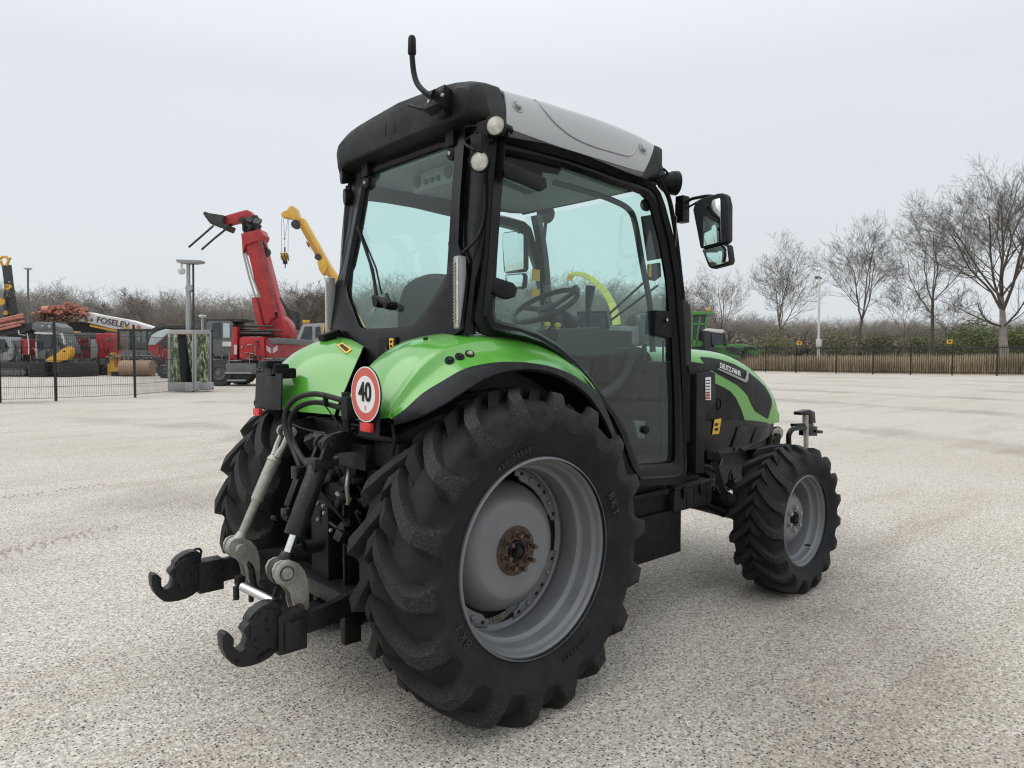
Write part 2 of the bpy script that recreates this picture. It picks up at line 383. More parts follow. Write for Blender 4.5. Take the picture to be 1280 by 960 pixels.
# bracket ring between disc and rim, with holes and domed bolts
b = MB()
for q in range(4):
    a0 = q*PI/2 + .28; n=16; sp = 1.12
    rows=[]
    for k in range(n+1):
        a = a0+sp*k/n; e = 1-abs(2*k/n-1)**6; ri = .283 if .08<k/n<.92 else .300
        rows.append([Vector((r*math.cos(a),-h,r*math.sin(a))) for r,h in ((ri,-.058),(ri+.004,-.048),(.322,-.048),(.338,-.052),(.345,-.062))])
    b.grid(rows)
br = b.build('rim_bracket', M['rim'], wR, thick=.008, bevel=.002)
for q in range(4):
    for t in (.25,.72):
        a = q*PI/2+.28+1.12*t; c = Vector((.312*math.cos(a),.048,.312*math.sin(a)))
        b = MB(); b.lathe([(.013,0),(.013,.003),(.010,.009),(.005,.012),(0,.013)], c,(0,-1,0),14); b.build('rim_bolt', M['rim'], wR)
    for t in (.08,.42,.55,.90):
        a = q*PI/2+.28+1.12*t; c = Vector((.316*math.cos(a),.0465,.316*math.sin(a)))
        b = MB(); b.box(c,(.012,.003,.016),(0,-a,0)); b.build('rim_slot', M['oilblack'], wR)
def tyre_text(par, body, R, yo, size, angs, k):
    for a in angs:
        b = MB(); n = len(body)
        for i,ch in enumerate(body):
            aa = a - (i-(n-1)/2)*size*.95/R
            o = Vector((R*math.cos(aa), -yo, R*math.sin(aa)))
            rad = Vector((math.cos(aa),-.0,math.sin(aa))); tan = Vector((math.sin(aa),0,-math.cos(aa)))
            text(b, ch, size*1.25, o, tan, rad, .002, True)
        b.build('sidewall_lettering', mat('raised rubber',(.013,.013,.014),.5,var=.2,dust=.2,dustcol=(.06,.06,.06)), par)
tyre_text(wR, 'BKT', .452, RS/2*.972, .042, (R_(25),R_(-150)), 1)
tyre_text(wR, '420/70R30', .452, RS/2*.972, .022, (R_(115),R_(-60)), 1)
wL = copy_tree(wR, TR); wL.location = (0,.695,.65); wL.scale = (1,-1,1); wL.rotation_euler = (0,R_(7),0)
tag(wL,'left rear wheel half hidden behind the hitch')
wR.rotation_euler = (0,R_(4),0)
# front wheel
disc = [(0,.045),(.10,.045),(.13,.040),(.15,.022),(.17,-.004),(.20,-.03),(.222,-.035),(.225,-.045)]
barrel = [(.274,.128),(.281,.123),(.282,.116),(.276,.112),(.268,.108),(.265,.095),(.262,.085),(.256,.080),(.254,.05),(.248,.042),(.236,.036),(.232,.02),(.230,-.04),(.226,-.05)]
wF, tyF = wheel('front_wheel', .458, .30, .281, 17, 6, .070, disc, barrel, (2.26,-.762,.442), .030)
part('valve', M['oilblack'], wF, lambda b: (b.cyl((.10,-.06,-.195),(.10,-.095,-.19),.006,8)))
wF.rotation_euler=(0,R_(-6),0)
wF2 = copy_tree(wF, TR); wF2.location=(2.26,.762,.442); wF2.scale=(1,-1,1)

# ------------------------------------------------------------------ fenders
def lerp(a,b,t): return a+(b-a)*t
# sections: (inner A, crest B, shoulder C, outer D, trim top E, trim edge F) as (x,|y|,z)
SEC = [
 [(-.42,.02,1.19),(-.49,.24,1.195),(-.53,.45,1.205),(-.535,.60,1.225),(-.528,.64,1.226)],
 [(-.40,.02,1.24),(-.48,.24,1.25),(-.525,.45,1.265),(-.525,.60,1.265),(-.50,.665,1.255)],
 [(-.35,.04,1.31),(-.445,.24,1.335),(-.480,.44,1.358),(-.47,.59,1.345),(-.43,.685,1.315)],
 [(-.29,.07,1.40),(-.375,.25,1.43),(-.40,.44,1.452),(-.39,.58,1.435),(-.345,.710,1.365)],
 [(-.23,.12,1.46),(-.29,.27,1.495),(-.305,.44,1.512),(-.30,.58,1.498),(-.27,.735,1.405)],
 [(-.18,.17,1.50),(-.19,.30,1.533),(-.19,.46,1.545),(-.185,.59,1.530),(-.165,.750,1.425)],
 [(-.07,.30,1.53),(-.07,.40,1.55),(-.07,.50,1.556),(-.07,.60,1.545),(-.06,.755,1.430)],
 [(.06,.40,1.53),(.06,.45,1.545),(.06,.52,1.552),(.06,.60,1.545),(.05,.755,1.425)],
 [(.20,.45,1.50),(.20,.50,1.525),(.20,.55,1.533),(.20,.61,1.524),(.17,.752,1.410)],
 [(.34,.50,1.45),(.34,.53,1.475),(.34,.57,1.482),(.34,.62,1.472),(.30,.745,1.378)],
 [(.46,.53,1.40),(.46,.56,1.415),(.46,.58,1.420),(.455,.63,1.408),(.42,.72,1.335)],
 [(.56,.55,1.33),(.56,.57,1.34),(.56,.59,1.342),(.555,.63,1.334),(.53,.68,1.30)],
 [(.615,.58,1.28),(.615,.60,1.283),(.615,.61,1.285),(.612,.63,1.282),(.605,.65,1.275)],
]
def spline_rows(rows, n):
    out=[]
    for i in range(len(rows)-1):
        for k in range(n):
            t=k/n; r=[]
            for j in range(len(rows[0])):
                p0=Vector(rows[max(i-1,0)][j]);p1=Vector(rows[i][j]);p2=Vector(rows[i+1][j]);p3=Vector(rows[min(i+2,len(rows)-1)][j])
                r.append(.5*((2*p1)+(p2-p0)*t+(2*p0-5*p1+4*p2-p3)*t*t+(3*p1-p0-3*p2+p3)*t**3))
            out.append(r)
    out.append([Vector(p) for p in rows[-1]]); return out
def resample(row, n):
    return bez(row, n)
# trim edge: black arch between the green and the opening
TRIM = [((-.533,.625,1.222),(-.532,.65,1.210)),((-.50,.667,1.257),(-.47,.72,1.235)),((-.43,.687,1.317),(-.40,.765,1.275)),((-.345,.712,1.367),(-.30,.785,1.330)),((-.27,.737,1.407),(-.22,.79,1.368)),((-.165,.752,1.427),(-.12,.79,1.395)),((-.06,.757,1.432),(-.03,.79,1.404)),((.05,.757,1.427),(.06,.79,1.402)),((.17,.754,1.412),(.16,.79,1.385)),((.30,.747,1.380),(.27,.79,1.345)),((.42,.722,1.337),(.38,.785,1.285)),((.53,.682,1.302),(.48,.775,1.20)),((.605,.652,1.277),(.55,.765,1.12)),((.70,.640,1.14),(.63,.755,1.00)),((.765,.635,1.0),(.69,.75,.89)),((.80,.63,.86),(.72,.75,.83))]
LINER = [((x2,y2,z2),(x2*.97,.62,.65+(z2-.65)*1.0),(x2*.96,.40,.65+(z2-.65)*1.0)) for (_,(x2,y2,z2)) in TRIM]
def ridge_pts(r):
    A,B_,C_,D,E_=[Vector(p) for p in r]; d=(E_-D); nv=Vector((C_.x*.9,.25,C_.z-.65)).normalized(); k=min(1,d.length/.10)
    m1=D+d*.30; m2=D+d*.42; m3=D+d*.60
    return [tuple(A),tuple(B_),tuple(C_),tuple(D-nv*.004*k),tuple(m1+nv*.012*k),tuple(m2+nv*.006*k),tuple(m3-nv*.004*k),tuple(E_)]
fend = {}
for sgn, nm in ((-1,'r'),(1,'l')):
    def mk(rows): return [[(p[0], sgn*p[1], p[2]) for p in r] for r in rows]
    rows = spline_rows([ridge_pts(r_) for r_ in SEC], 6); rows = [resample(r, 4) for r in rows]
    # soft swage line along the shoulder
    b = MB(); b.grid([[Vector((p.x,sgn*p.y,p.z)) for p in r] for r in rows])
    f = b.build('fender', M['green'], TR, thick=.006, angle=50); fend[sgn]=f
    # inner cheek
    b = MB(); b.grid(mk([[s[0],(s[0][0]*.93,s[0][1]+.005,s[0][2]-.10)] for s in SEC[:6]])); b.build('inner_skirt', M['black'], f, thick=.004)
    rows = spline_rows([list(t) for t in TRIM], 5)
    b = MB(); rr=[]
    for a_,c_ in rows:
        mid=(a_+c_)/2+Vector((0,.012,.008)); rr.append([a_,mid,c_,c_+Vector((0,-.012,-.012))])
    b.grid([[Vector((p.x,sgn*p.y,p.z)) for p in r] for r in rr]); b.build('arch_trim', M['grey_plastic'], f, thick=.005, angle=50)
    b = MB(); b.grid([[Vector((p.x,sgn*p.y,p.z)) for p in r] for r in spline_rows([list(t) for t in LINER],3)]); b.build('wheel_arch_liner', M['black'], f, thick=.004)
bvF = bvh_of(fend[-1])
def on_body(bv, u, v):
    d = ray(u,v).normalized(); h = bv.ray_cast(CAM,d)
    if h[0] is None: h = bv.find_nearest(CAM+d*3)
    n = h[1]; n = -n if n.dot(d)>0 else n
    return h[0], n
for u,v,m in ((562,451,'gloss'),(574.5,446.5,'gloss'),(587,443,'steel')):
    p, n = on_body(bvF,u,v); b = MB()
    b.m=0; b.lathe([(.019,-.01),(.019,.006),(.013,.008),(.013,.004)], p, n, 24)
    b.m=1; b.lathe([(.013,.005),(.009,.006),(.009,.012),(0,.012)], p, n, 20)
    b.build('fender_button', [M['black'],M[m] if m=='steel' else M['grey_plastic']], fend[-1])
for u,v in ((531.5,423.5),(657,494)):
    pass
p,n = on_body(bvF,532,424); part('fender_screw',M['black'],fend[-1],lambda b:b.lathe([(.010,0),(.010,.006),(0,.008)],p,n,16))
bvL = bvh_of(fend[1])
for u,v in ((447,427),):
    p,n = on_body(bvL,u,v); part('fender_screw',M['black'],fend[1],lambda b:b.lathe([(.010,0),(.010,.006),(0,.008)],p,n,16))
decal('warning_sticker', [(420.5,432),(428,428.5),(440.5,437.5),(433,443)], bvL, M['yellow'], fend[1], .003, 2)
decal('warning_symbol', [(424,432.5),(428,430.7),(436.5,437.3),(432.5,440)], bvL, M['gloss'], fend[1], .0045, 2)
p,n = on_body(bvL,413,424)
part('fender_bracket', M['black'], fend[1], lambda b:(b.box(p+n*.02,(.10,.07,.035),(0,-.3,0)), b.box(p+n*.005,(.05,.05,.05),(0,-.3,0))), bevel=.006)
# mirror-arm like dark hoop of the far arch liner rising behind the left fender
part('arch_liner_hoop', M['rubber'], fend[1], lambda b:b.tube(bez([S(378,462,.78),S(386,447,.78),S(399,432,.77),S(416,421,.76),S(434,415,.74),S(448,416,.70),S(460,422,.64)],6),.020,10))

# ------------------------------------------------------------------ mudguard flaps, reflectors, speed sign
for sgn in (-1,1):
    x = -.575
    Q=[SX(u,v,x) for u,v in (((320,467),(352,467),(350.5,513),(318,511)) if sgn>0 else ((449,478),(474,480),(473,545),(448,545)))]; fy=lambda y: y
    b = MB(); b.prism([Vector((x,fy(p.y),p.z)) for p in Q],(.008,0,0)); ym=(Q[0].y+Q[1].y)/2; zt=Q[0].z
    (b.bb(x-.001,x+.012, fy(ym-.03), fy(ym+.025), zt-.01,zt+.05) if sgn>0 else None)
    pl = b.build('reflector_plate', M['grey_plastic'], TR, bevel=.003)
    if sgn<0: yc = SX(458,534,x-.015).y
    b = MB(); b.bb(x-.03+(.03 if sgn<0 else 0),x+.05,fy(ym-.05),fy(ym+.055),zt+.03,zt+.065); b.bb(x-.005,x+.07,fy(ym-.08),fy(ym-.05),zt+.0,zt+.05); b.bb(x,x+.10,fy(ym-.09),fy(ym-.02),zt-.02,zt+.03); (b.build('plate_clamp', M['black'], pl, bevel=.012) if sgn>0 else None)
    yc = SX(321.5,515,x-.015).y if sgn>0 else SX(458,534,x-.015).y
    zc = SX(321.5,515,x-.015).z if sgn>0 else SX(458,534,x-.015).z
    b = MB(); b.bb(x-.022,x-.004,yc-.036,yc+.036,zc-.017,zc+.017); b.build('red_reflector', M['red'], pl, bevel=.003)
sg = MB(); cs = Vector((-.60,-.555,1.31)); cs = SX(457,493,-.592)
sg.m=0; sg.lathe([(0,-.006),(.105,-.006),(.105,.0)],cs,(-1,0,0),56)
sg.m=1; sg.lathe([(.104,.0),(.104,.0015),(.100,.0018)],cs,(-1,0,0),56)
sg.m=2; sg.lathe([(.100,.0012),(.069,.0016)],cs,(-1,0,0),56)
sg.m=1; sg.lathe([(.0695,.0018),(0,.0018)],cs,(-1,0,0),56)
so = sg.build('speed_sign', [M['grey_plastic'],M['white'],M['signred']], TR)
b = MB(); text(b,'40',.100,cs+Vector((-.004,0,.006)),(0,-1,0),(0,0,1),.001,True,.92); b.build('sign_digits', M['gloss'], so)
b = MB(); text(b,'2',.020,cs+Vector((-.004,-.002,-.050)),(0,-1,0),(0,0,1),.001,False); b.build('sign_small_digit', M['signred'], so)

# ------------------------------------------------------------------ cab: rear frame
def fx(z): return 0.0 - (2.42-z)*.16
win = [(0,2.405),(.25,2.405),(.375,2.385),(.40,2.33),(.425,2.10),(.45,1.83),(.445,1.79),(.40,1.74),(.26,1.60),(.23,1.580),(.19,1.572),(0,1.570)]
wout= [(0,2.47),(.30,2.47),(.415,2.45),(.435,2.38),(.455,2.12),(.485,1.92),(.535,1.85),(.585,1.77),(.59,1.56),(.45,1.50),(.25,1.42),(0,1.40)]
def ringrows(inner, outer, X, lift=0):
    full_i = inner + [(-y,z) for y,z in inner[-2:0:-1]]
    full_o = outer + [(-y,z) for y,z in outer[-2:0:-1]]
    a=[Vector((X(z)-lift,y,z)) for y,z in full_i]; c=[Vector((X(z),y,z)) for y,z in full_o]
    return a,c
a_,c_ = ringrows(win,wout,fx)
b = MB(); b.grid([a_,[p+(q-p)*.12+Vector((-.006,0,0)) for p,q in zip(a_,c_)],[p+(q-p)*.5+Vector((-.004,0,0)) for p,q in zip(a_,c_)],c_], close=True)
cabf = b.build('cab_frame', M['gloss'], TR, thick=-.03, angle=35)
# rear window (opening pane) with dark border
gi = [(y*.995,z) for y,z in win]
full = [(y,z) for y,z in gi] + [(-y,z) for y,z in gi[-2:0:-1]]
b = MB(); pts=[Vector((fx(z)-.014,y,z)) for y,z in full]; b.add(pts,[tuple(range(len(pts)))]); rw = b.build('rear_window', M['glass'], TR, angle=10)
b = MB(); inn=[Vector((p.x-.004,p.y*.955,1.97+(p.z-1.97)*.965)) for p in pts]; b.grid([[p+Vector((-.002,0,0)) for p in pts],inn],close=True); b.build('window_seal', M['black'], rw, thick=.004)
# hinges, handle, wiper of the rear window
for y in (-.36,.36):
    b = MB(); z=2.37; x=fx(z)-.03; b.bb(x-.02,x+.02,y-.03,y+.03,z,z+.07); b.lathe([(.0,.012),(.028,.012),(.03,0)],(x,y,z-.03),(-1,0,0),20); b.bb(x-.006,x+.006,y-.03,y+.03,z-.03,z+.02)
    b.build('window_hinge', M['black'], rw, bevel=.004)
    part('hinge_bolt',M['steel'],rw,lambda b:b.lathe([(.009,0),(.009,.008),(0,.009)],(x-.013,y,z-.03),(-1,0,0),10))
part('wiper_arm', M['black'], rw, lambda b:(b.tube([SX(447,283,-.085),SX(466,338,-.11),SX(471,373,-.145)],[.007,.008,.010],8), b.tube([SX(452,292,-.08),SX(470,335,-.10),SX(477,367,-.12)],.005,6), b.tube([SX(451,290,-.075),SX(463,330,-.09),SX(470,362,-.10)],.008,6)))
part('wiper_motor', M['black'], rw, lambda b:(b.lathe([(0,.02),(.022,.02),(.026,0),(.026,-.03)],SX(473,378,-.16),(-1,0,0),20), b.lathe([(0,.03),(.016,.03),(.02,0),(.02,-.03)],SX(488,382,-.15),(-1,0,0),20), b.tube([SX(468,372,-.16),SX(488,382,-.16)],.016,10), b.tube([SX(489,383,-.16),SX(483,368,-.14)],.009,8)))
part('window_washer_cap', M['steel'], rw, lambda b:b.lathe([(.004,.004),(.010,.004),(.011,0)],SX(467.5,388,-.135),(-1,0,0),18))
part('gas_strut', M['black'], rw, lambda b:(b.tube([SX(574,258,.06),SX(567,294,.0)],.008,8), b.tube([SX(567,290,.0),SX(566,306,-.02)],.006,8), b.box(SX(567,305,-.02),(.03,.04,.02))))
# number-plate panel and lower rear wall
b = MB(); b.bb(-.17,-.13,-.26,.26,1.05,1.56); b.bb(-.19,-.165,-.13,.02,1.30,1.54)
for i in range(7): b.box((-.185,-.21+rng.random()*.07,1.30+.03*i),(.05,.03+.02*rng.random(),.02))
b.tube(bez([(-.19,-.05,1.50),(-.22,-.12,1.46),(-.2,-.20,1.50),(-.16,-.22,1.54)],5),.008,8)
rp = b.build('rear_bulkhead', M['black'], cabf, bevel=.004)
c0 = SX(489,435,-.1925); b = MB(); b.bb(c0.x,c0.x+.003,c0.y-.017,c0.y+.017,c0.z-.045,c0.z+.045); st=b.build('warning_sticker', M['yellow'], cabf)
b = MB(); 
for k,zz in enumerate((.03,.01,-.012,-.03)): b.bb(c0.x-.001,c0.x,c0.y-.010,c0.y+.010,c0.z+zz-.006,c0.z+zz+.004)
b.build('sticker_symbols', M['gloss'], cabf)
# side faces: door ring
glp = [(625,188),(662,194),(700,204),(735,216.5),(762.6,227),(786,234.5),(800,241),(808,249),(813,261),(824,303),(832,350),(838,425),(841,500),(841,567),(839,577),(832,581),(811,583),(792,584),(786,570),(773,533),(762,518),(748,498),(732,474),(712,452),(690,434),(665,420),(640,413),(623,409),(613,402),(610,390),(612,325),(617,250)]
outp= [(611,172),(660,184),(700,195),(740,208),(768,219),(793,226),(809,232),(817,242),(821,258),(831,301),(839,349),(845,425),(850,500),(852,580),(852,600),(840,603),(815,604),(792,605),(776,585),(763,548),(750,520),(738,505),(722,482),(702,460),(682,443),(660,430),(636,421),(615,418),(598,416),(590,400),(604,320),(609,245)]
YS=-.60
for sgn in (-1,1):
    gi=[S(u,v,YS) for u,v in glp]; go=[S(u,v,YS) for u,v in outp]
    gi=[Vector((p.x,-sgn*p.y*1.0,p.z)) if sgn>0 else p for p in gi]; go=[Vector((p.x,-sgn*p.y,p.z)) if sgn>0 else p for p in go]
    if sgn>0:
        fx2=lambda x: x+.22*smooth01((x-.5)/.55)
        gi=[Vector((fx2(p.x),.555,p.z)) for p in gi]; go=[Vector((fx2(p.x),.555,p.z)) for p in go]
    off=Vector((0,sgn*.012,0))
    b = MB(); b.grid([gi,[p+(q-p)*.25+off for p,q in zip(gi,go)],[p+(q-p)*.45+off for p,q in zip(gi,go)],[p+(q-p)*.5+off*.2 for p,q in zip(gi,go)],[p+(q-p)*.6+off*.8 for p,q in zip(gi,go)],go],close=True)
    d = b.build('cab_door', M['gloss'], TR, thick=-.03*1, angle=30)
    b = MB(); b.add([p+Vector((0,sgn*.002,0)) for p in gi],[tuple(range(len(gi)))]); b.build('door_window', M['glass_door'], d, angle=10)
    b = MB(); cen=sum(gi,Vector())/len(gi); b.grid([[p+Vector((0,sgn*.004,0)) for p in gi],[p+(cen-p).normalized()*.009+Vector((0,sgn*.004,0)) for p in gi]],close=True); b.build('door_seal', M['black'], d, thick=.004)
    if sgn<0: door=d
# corner pillar between rear frame and door ring
PIL=[(2.45,.415,-.03),(2.38,.435,-.03),(2.12,.455,-.045),(2.0,.47,-.05),(1.92,.485,-.055),(1.85,.535,-.07),(1.77,.585,-.115),(1.66,.588,-.13),(1.545,.59,-.14)]
for sgn in (-1,1):
    rows=[]
    for z,yo,xs in PIL:
        p0=Vector((fx(z)+.002,sgn*yo,z)); p3=Vector((xs+.03,-.602 if sgn<0 else .557,z)); pm=Vector((min(fx(z)-.01,xs),sgn*(yo+.6)/2+sgn*.012,z)) if z>1.8 else Vector((fx(z)-.02,sgn*.594,z))
        rows.append([Vector((fx(z)+.016,sgn*(yo-.035),z)),p0,lerp(p0,pm,.5)+Vector((-.006,sgn*.004,0)),pm,lerp(pm,p3,.5)+Vector((-.006,sgn*.008,0)),p3])
    b = MB(); b.grid(rows); b.build('corner_pillar', M['gloss'], cabf, thick=.006, angle=40)
    # raised moulding on the pillar
    if sgn<0:
        pth=bez([S(607,230,-.606),S(606,262,-.608),S(601,288,-.608),S(590,305,-.604),S(578,316,-.585)],6)
    # light guard bar
    zz=(1.565,1.865); xx=-.15
    b = MB(); b.bb(xx-.022,xx+.02,sgn*.535,sgn*.575,zz[0],zz[1]); g=b.build('side_light_bar', M['silver'], cabf, bevel=.010)
    b = MB()
    for i in range(18): b.bb(xx-.026,xx-.018,sgn*.540,sgn*.556,zz[0]+.03+.0138*i,zz[0]+.037+.0138*i)
    b.build('bar_ribs', M['silver_dark'], cabf)
    b = MB(); b.bb(xx-.024,xx-.0215,sgn*.560,sgn*.572,zz[0]+.01,zz[1]-.01); b.build('bar_edge', M['lens'], cabf)
part('pillar_rib', M['black'], cabf, lambda b:b.tube(pth,[.007]*len(pth),8))
# lower cab body and floor
b = MB()
b.bb(-.10,.0,-.57,.57,1.40,1.55); b.bb(.62,1.36,-.56,.56,.78,.84); b.bb(1.30,1.44,-.57,.57,.80,1.42)
b.prism([(-.1,-.56,1.52),(.30,-.56,1.44),(.62,-.56,1.15),(.78,-.56,.80),(.70,-.56,.80),(.2,-.56,1.2),(-.1,-.56,1.3)],(0,.04,0))
b.prism([(-.1,.52,1.52),(.30,.52,1.44),(.62,.52,1.15),(.78,.52,.80),(.70,.52,.80),(.2,.52,1.2),(-.1,.52,1.3)],(0,.04,0))
b.bb(-.1,.35,-.52,.52,1.18,1.22)
b.build('cab_floor', M['interior'], TR, bevel=.004)
# front pillar on the left side (the right one is the slim corner rail)
P_=[(1.42,.555,1.35),(1.45,.555,1.75),(1.42,.555,2.10),(1.34,.545,2.38)]
b = MB(); b.rail(bez(P_,6),.05,.05); b.build('front_pillar', M['interior'], cabf)
P_=[S(692,228,-.35),S(730,238,-.40),S(765,250,-.45),S(786,262,-.5),S(794,280,-.5),S(803,330,-.52),S(812,380,-.53),S(816,440,-.54)]
part('windscreen_frame', M['interior'], cabf, lambda b:b.tube(bez(P_,6),.016,8))
P2=[(1.20,-.52,2.372),(1.22,-.3,2.378),(1.23,0,2.38),(1.22,.3,2.378),(1.20,.52,2.372)]
part('front_header', M['interior'], cabf, lambda b:b.tube(bez(P2,5),.012,8))
# windscreen
rows=[]
for z in (1.42,1.75,2.1,2.36):
    xc = {1.42:1.46,1.75:1.48,2.1:1.43,2.36:1.30}[z]
    rows.append([Vector((xc-.05*abs(t)**2,t*.55,z)) for t in np.linspace(-1,1,11)])
b = MB(); b.grid(rows); b.build('windscreen', M['glass'], TR, angle=60)
# ------------------------------------------------------------------ roof
# black hood: sections along x (half profile, from underside edge over to the centre)
RX = [
 (-.110,[(0,2.458),(.40,2.458),(.47,2.459),(.51,2.465),(.525,2.48),(.525,2.50),(.50,2.515),(.38,2.525),(0,2.53)]),
 (-.104,[(0,2.450),(.41,2.450),(.49,2.450),(.54,2.458),(.560,2.50),(.553,2.535),(.52,2.565),(.38,2.585),(0,2.60)]),
 (-.084,[(0,2.445),(.42,2.445),(.52,2.442),(.580,2.445),(.585,2.49),(.565,2.550),(.522,2.590),(.38,2.620),(0,2.642)]),
 (-.050,[(0,2.435),(.42,2.435),(.54,2.425),(.625,2.425),(.620,2.47),(.574,2.563),(.530,2.602),(.38,2.630),(0,2.655)]),
 (.0,[(0,2.42),(.42,2.42),(.55,2.405),(.638,2.40),(.630,2.45),(.574,2.567),(.536,2.607),(.38,2.638),(0,2.67)]),
 (.06,[(0,2.40),(.42,2.40),(.55,2.39),(.645,2.385),(.635,2.43),(.574,2.565),(.538,2.606),(.38,2.645),(0,2.685)]),
 (.10,[(0,2.40),(.42,2.40),(.52,2.385),(.570,2.39),(.575,2.44),(.545,2.55),(.510,2.600),(.38,2.645),(0,2.685)]),
 (.35,[(0,2.40),(.42,2.40),(.52,2.37),(.565,2.37),(.57,2.42),(.54,2.54),(.500,2.592),(.38,2.645),(0,2.685)]),
 (.80,[(0,2.40),(.42,2.40),(.52,2.37),(.565,2.37),(.57,2.42),(.54,2.53),(.500,2.583),(.38,2.635),(0,2.675)]),
 (1.12,[(0,2.40),(.42,2.40),(.52,2.37),(.56,2.37),(.565,2.41),(.535,2.51),(.495,2.56),(.38,2.61),(0,2.64)]),
 (1.24,[(0,2.41),(.42,2.41),(.50,2.38),(.55,2.38),(.56,2.42),(.53,2.50),(.49,2.53),(.38,2.55),(0,2.58)]),
 (1.28,[(0,2.43),(.42,2.43),(.48,2.42),(.52,2.43),(.53,2.45),(.51,2.48),(.47,2.50),(.38,2.51),(0,2.53)]),
]
rows=[]
sp=spline_rows([[ (x,-y,z) for y,z in pr] for x,pr in RX],1)
for r in sp:
    r=resample(r,3); full=r+[Vector((p.x,-p.y,p.z)) for p in r[-2:0:-1]]
    rows.append(full)
b = MB(); b.grid(rows, close=True); n=len(rows[0])
b.add(rows[0],[tuple(range(n))]); b.add(rows[-1],[tuple(range(n))])
roof = b.build('cab_roof', M['roofblack'], TR, angle=27)
# panel seams and moulded details on the rear hood
bvR = bvh_of(roof)
def seam(px, tgt, r=.003, off=0.0):
    out=[]
    for u,v in px:
        d=ray(u,v).normalized(); h=tgt.ray_cast(CAM,d)
        if h[0] is not None: out.append(h[0]+ (h[1] if h[1].dot(d)<0 else -h[1])*off)
    return out
b = MB()
for px in ([(472,137),(478,145),(482,155),(482,171)],[(482,132),(489,142),(493,155),(493,167)]):
    pts=seam(px,bvR)
    if len(pts)>1: b.tube(bez(pts,4),.0022,5)
b.build('roof_seams', M['gloss'], roof)
# silver side panels
topp=[(628,113),(654,120),(681,128),(708,136.5),(735,145),(762.6,155),(782,163),(800,171),(817,181)]
crs =[(632.5,158),(650,164.5),(677,174.5),(704,184),(730,192),(756,200),(776,206),(792,211),(805,214)]
lip =[(636,171),(652,177),(678,186),(704,195),(730,203.5),(756,211),(774,216),(788,220),(800,222.5)]
for sgn in (-1,1):
    rows=[]
    for k in range(len(topp)):
        t=S(*topp[k],-.545); c=S(*crs[k],-.645); l=S(*lip[k],-.622)
        pts=[t+Vector((0,.05,.012)),t+Vector((0,.02,.008)),t,lerp(t,c,.12)+Vector((0,-.010,.004)),lerp(t,c,.35)+Vector((0,-.014,.004)),lerp(t,c,.65)+Vector((0,-.012,.003)),lerp(t,c,.9)+Vector((0,-.006,.001)),c,c+Vector((0,-.001,-.004)),c+Vector((0,.004,-.007)),lerp(c,l,.6)+Vector((0,-.004,0)),l,l+Vector((0,.03,.0))]
        rows.append([Vector((p.x,p.y if sgn<0 else -p.y,p.z)) for p in pts])
    rows=spline_rows(rows,3)
    b = MB(); b.grid(rows); sv=b.build('roof_side_panel', M['silver'], TR, thick=.01, angle=30)
    # lower lip darker
    if sgn<0:
        bvS=bvh_of(sv)
        ridge=seam([(660,118),(668,125),(681,139),(692,152),(703,162),(714,170),(727,177),(745,184),(762,189),(776,193),(787,194.5),(793,189),(797,181),(800,177)],bvS)
        part('panel_ridge', M['silver'], sv, lambda b:b.tube(bez(ridge,5),.0055,10))
        for u,v in ((647,133.5),(803.5,187)):
            d=ray(u,v).normalized(); h=bvS.ray_cast(CAM,d)
            if h[0] is None: h=bvS.find_nearest(CAM+d*3.6)
            nn=h[1] if h[1].dot(d)<0 else -h[1]
            b=MB(); b.m=0; b.lathe([(.031,-.002),(.030,.003),(.025,.003),(.020,-.001),(.018,.001)],h[0],nn,32); b.m=1; b.lathe([(.019,.0005),(.0155,.0008)],h[0],nn,32); b.m=0; b.lathe([(.0155,.001),(.015,.012),(.012,.016),(0,.017)],h[0],nn,28)
            b.build('panel_knob',[M['silver'],M['silver_dark']],sv)
    # black end cap
    b = MB(); a_=[S(817,181,-.545),S(824,183.5,-.535),S(828,187,-.545),S(828,207,-.60),S(822,214,-.61),S(812,222,-.62),S(800,224,-.625),S(805,214,-.645)]
    if sgn>0: a_=[Vector((p.x,-p.y,p.z)) for p in a_]
    b.prism(a_,(.02,-sgn*.10,0)); b.build('roof_end_cap', M['black'], sv, bevel=.004)
# headliner with speaker console
b = MB(); b.bb(.0,1.22,-.52,.52,2.372,2.395)
hl = b.build('headliner', M['headliner'], TR, bevel=.006)
b = MB(); p0=SX(545,233,.12); b.bb(.10,.16,p0.y-.19,p0.y+.19,2.27,2.375); b.build('overhead_console', M['headliner'], hl, bevel=.03)
b = MB()
for dy in (-.13,.13): b.lathe([(.032,0),(.030,.006),(.02,.003),(0,.006)],(.098,p0.y+dy,2.325),(-1,0,0),24)
for dy in (-.05,0,.05): b.lathe([(.014,0),(.012,.012),(0,.013)],(.098,p0.y+dy,2.31),(-1,0,0),16)
b.build('console_knobs', M['interior'], hl)
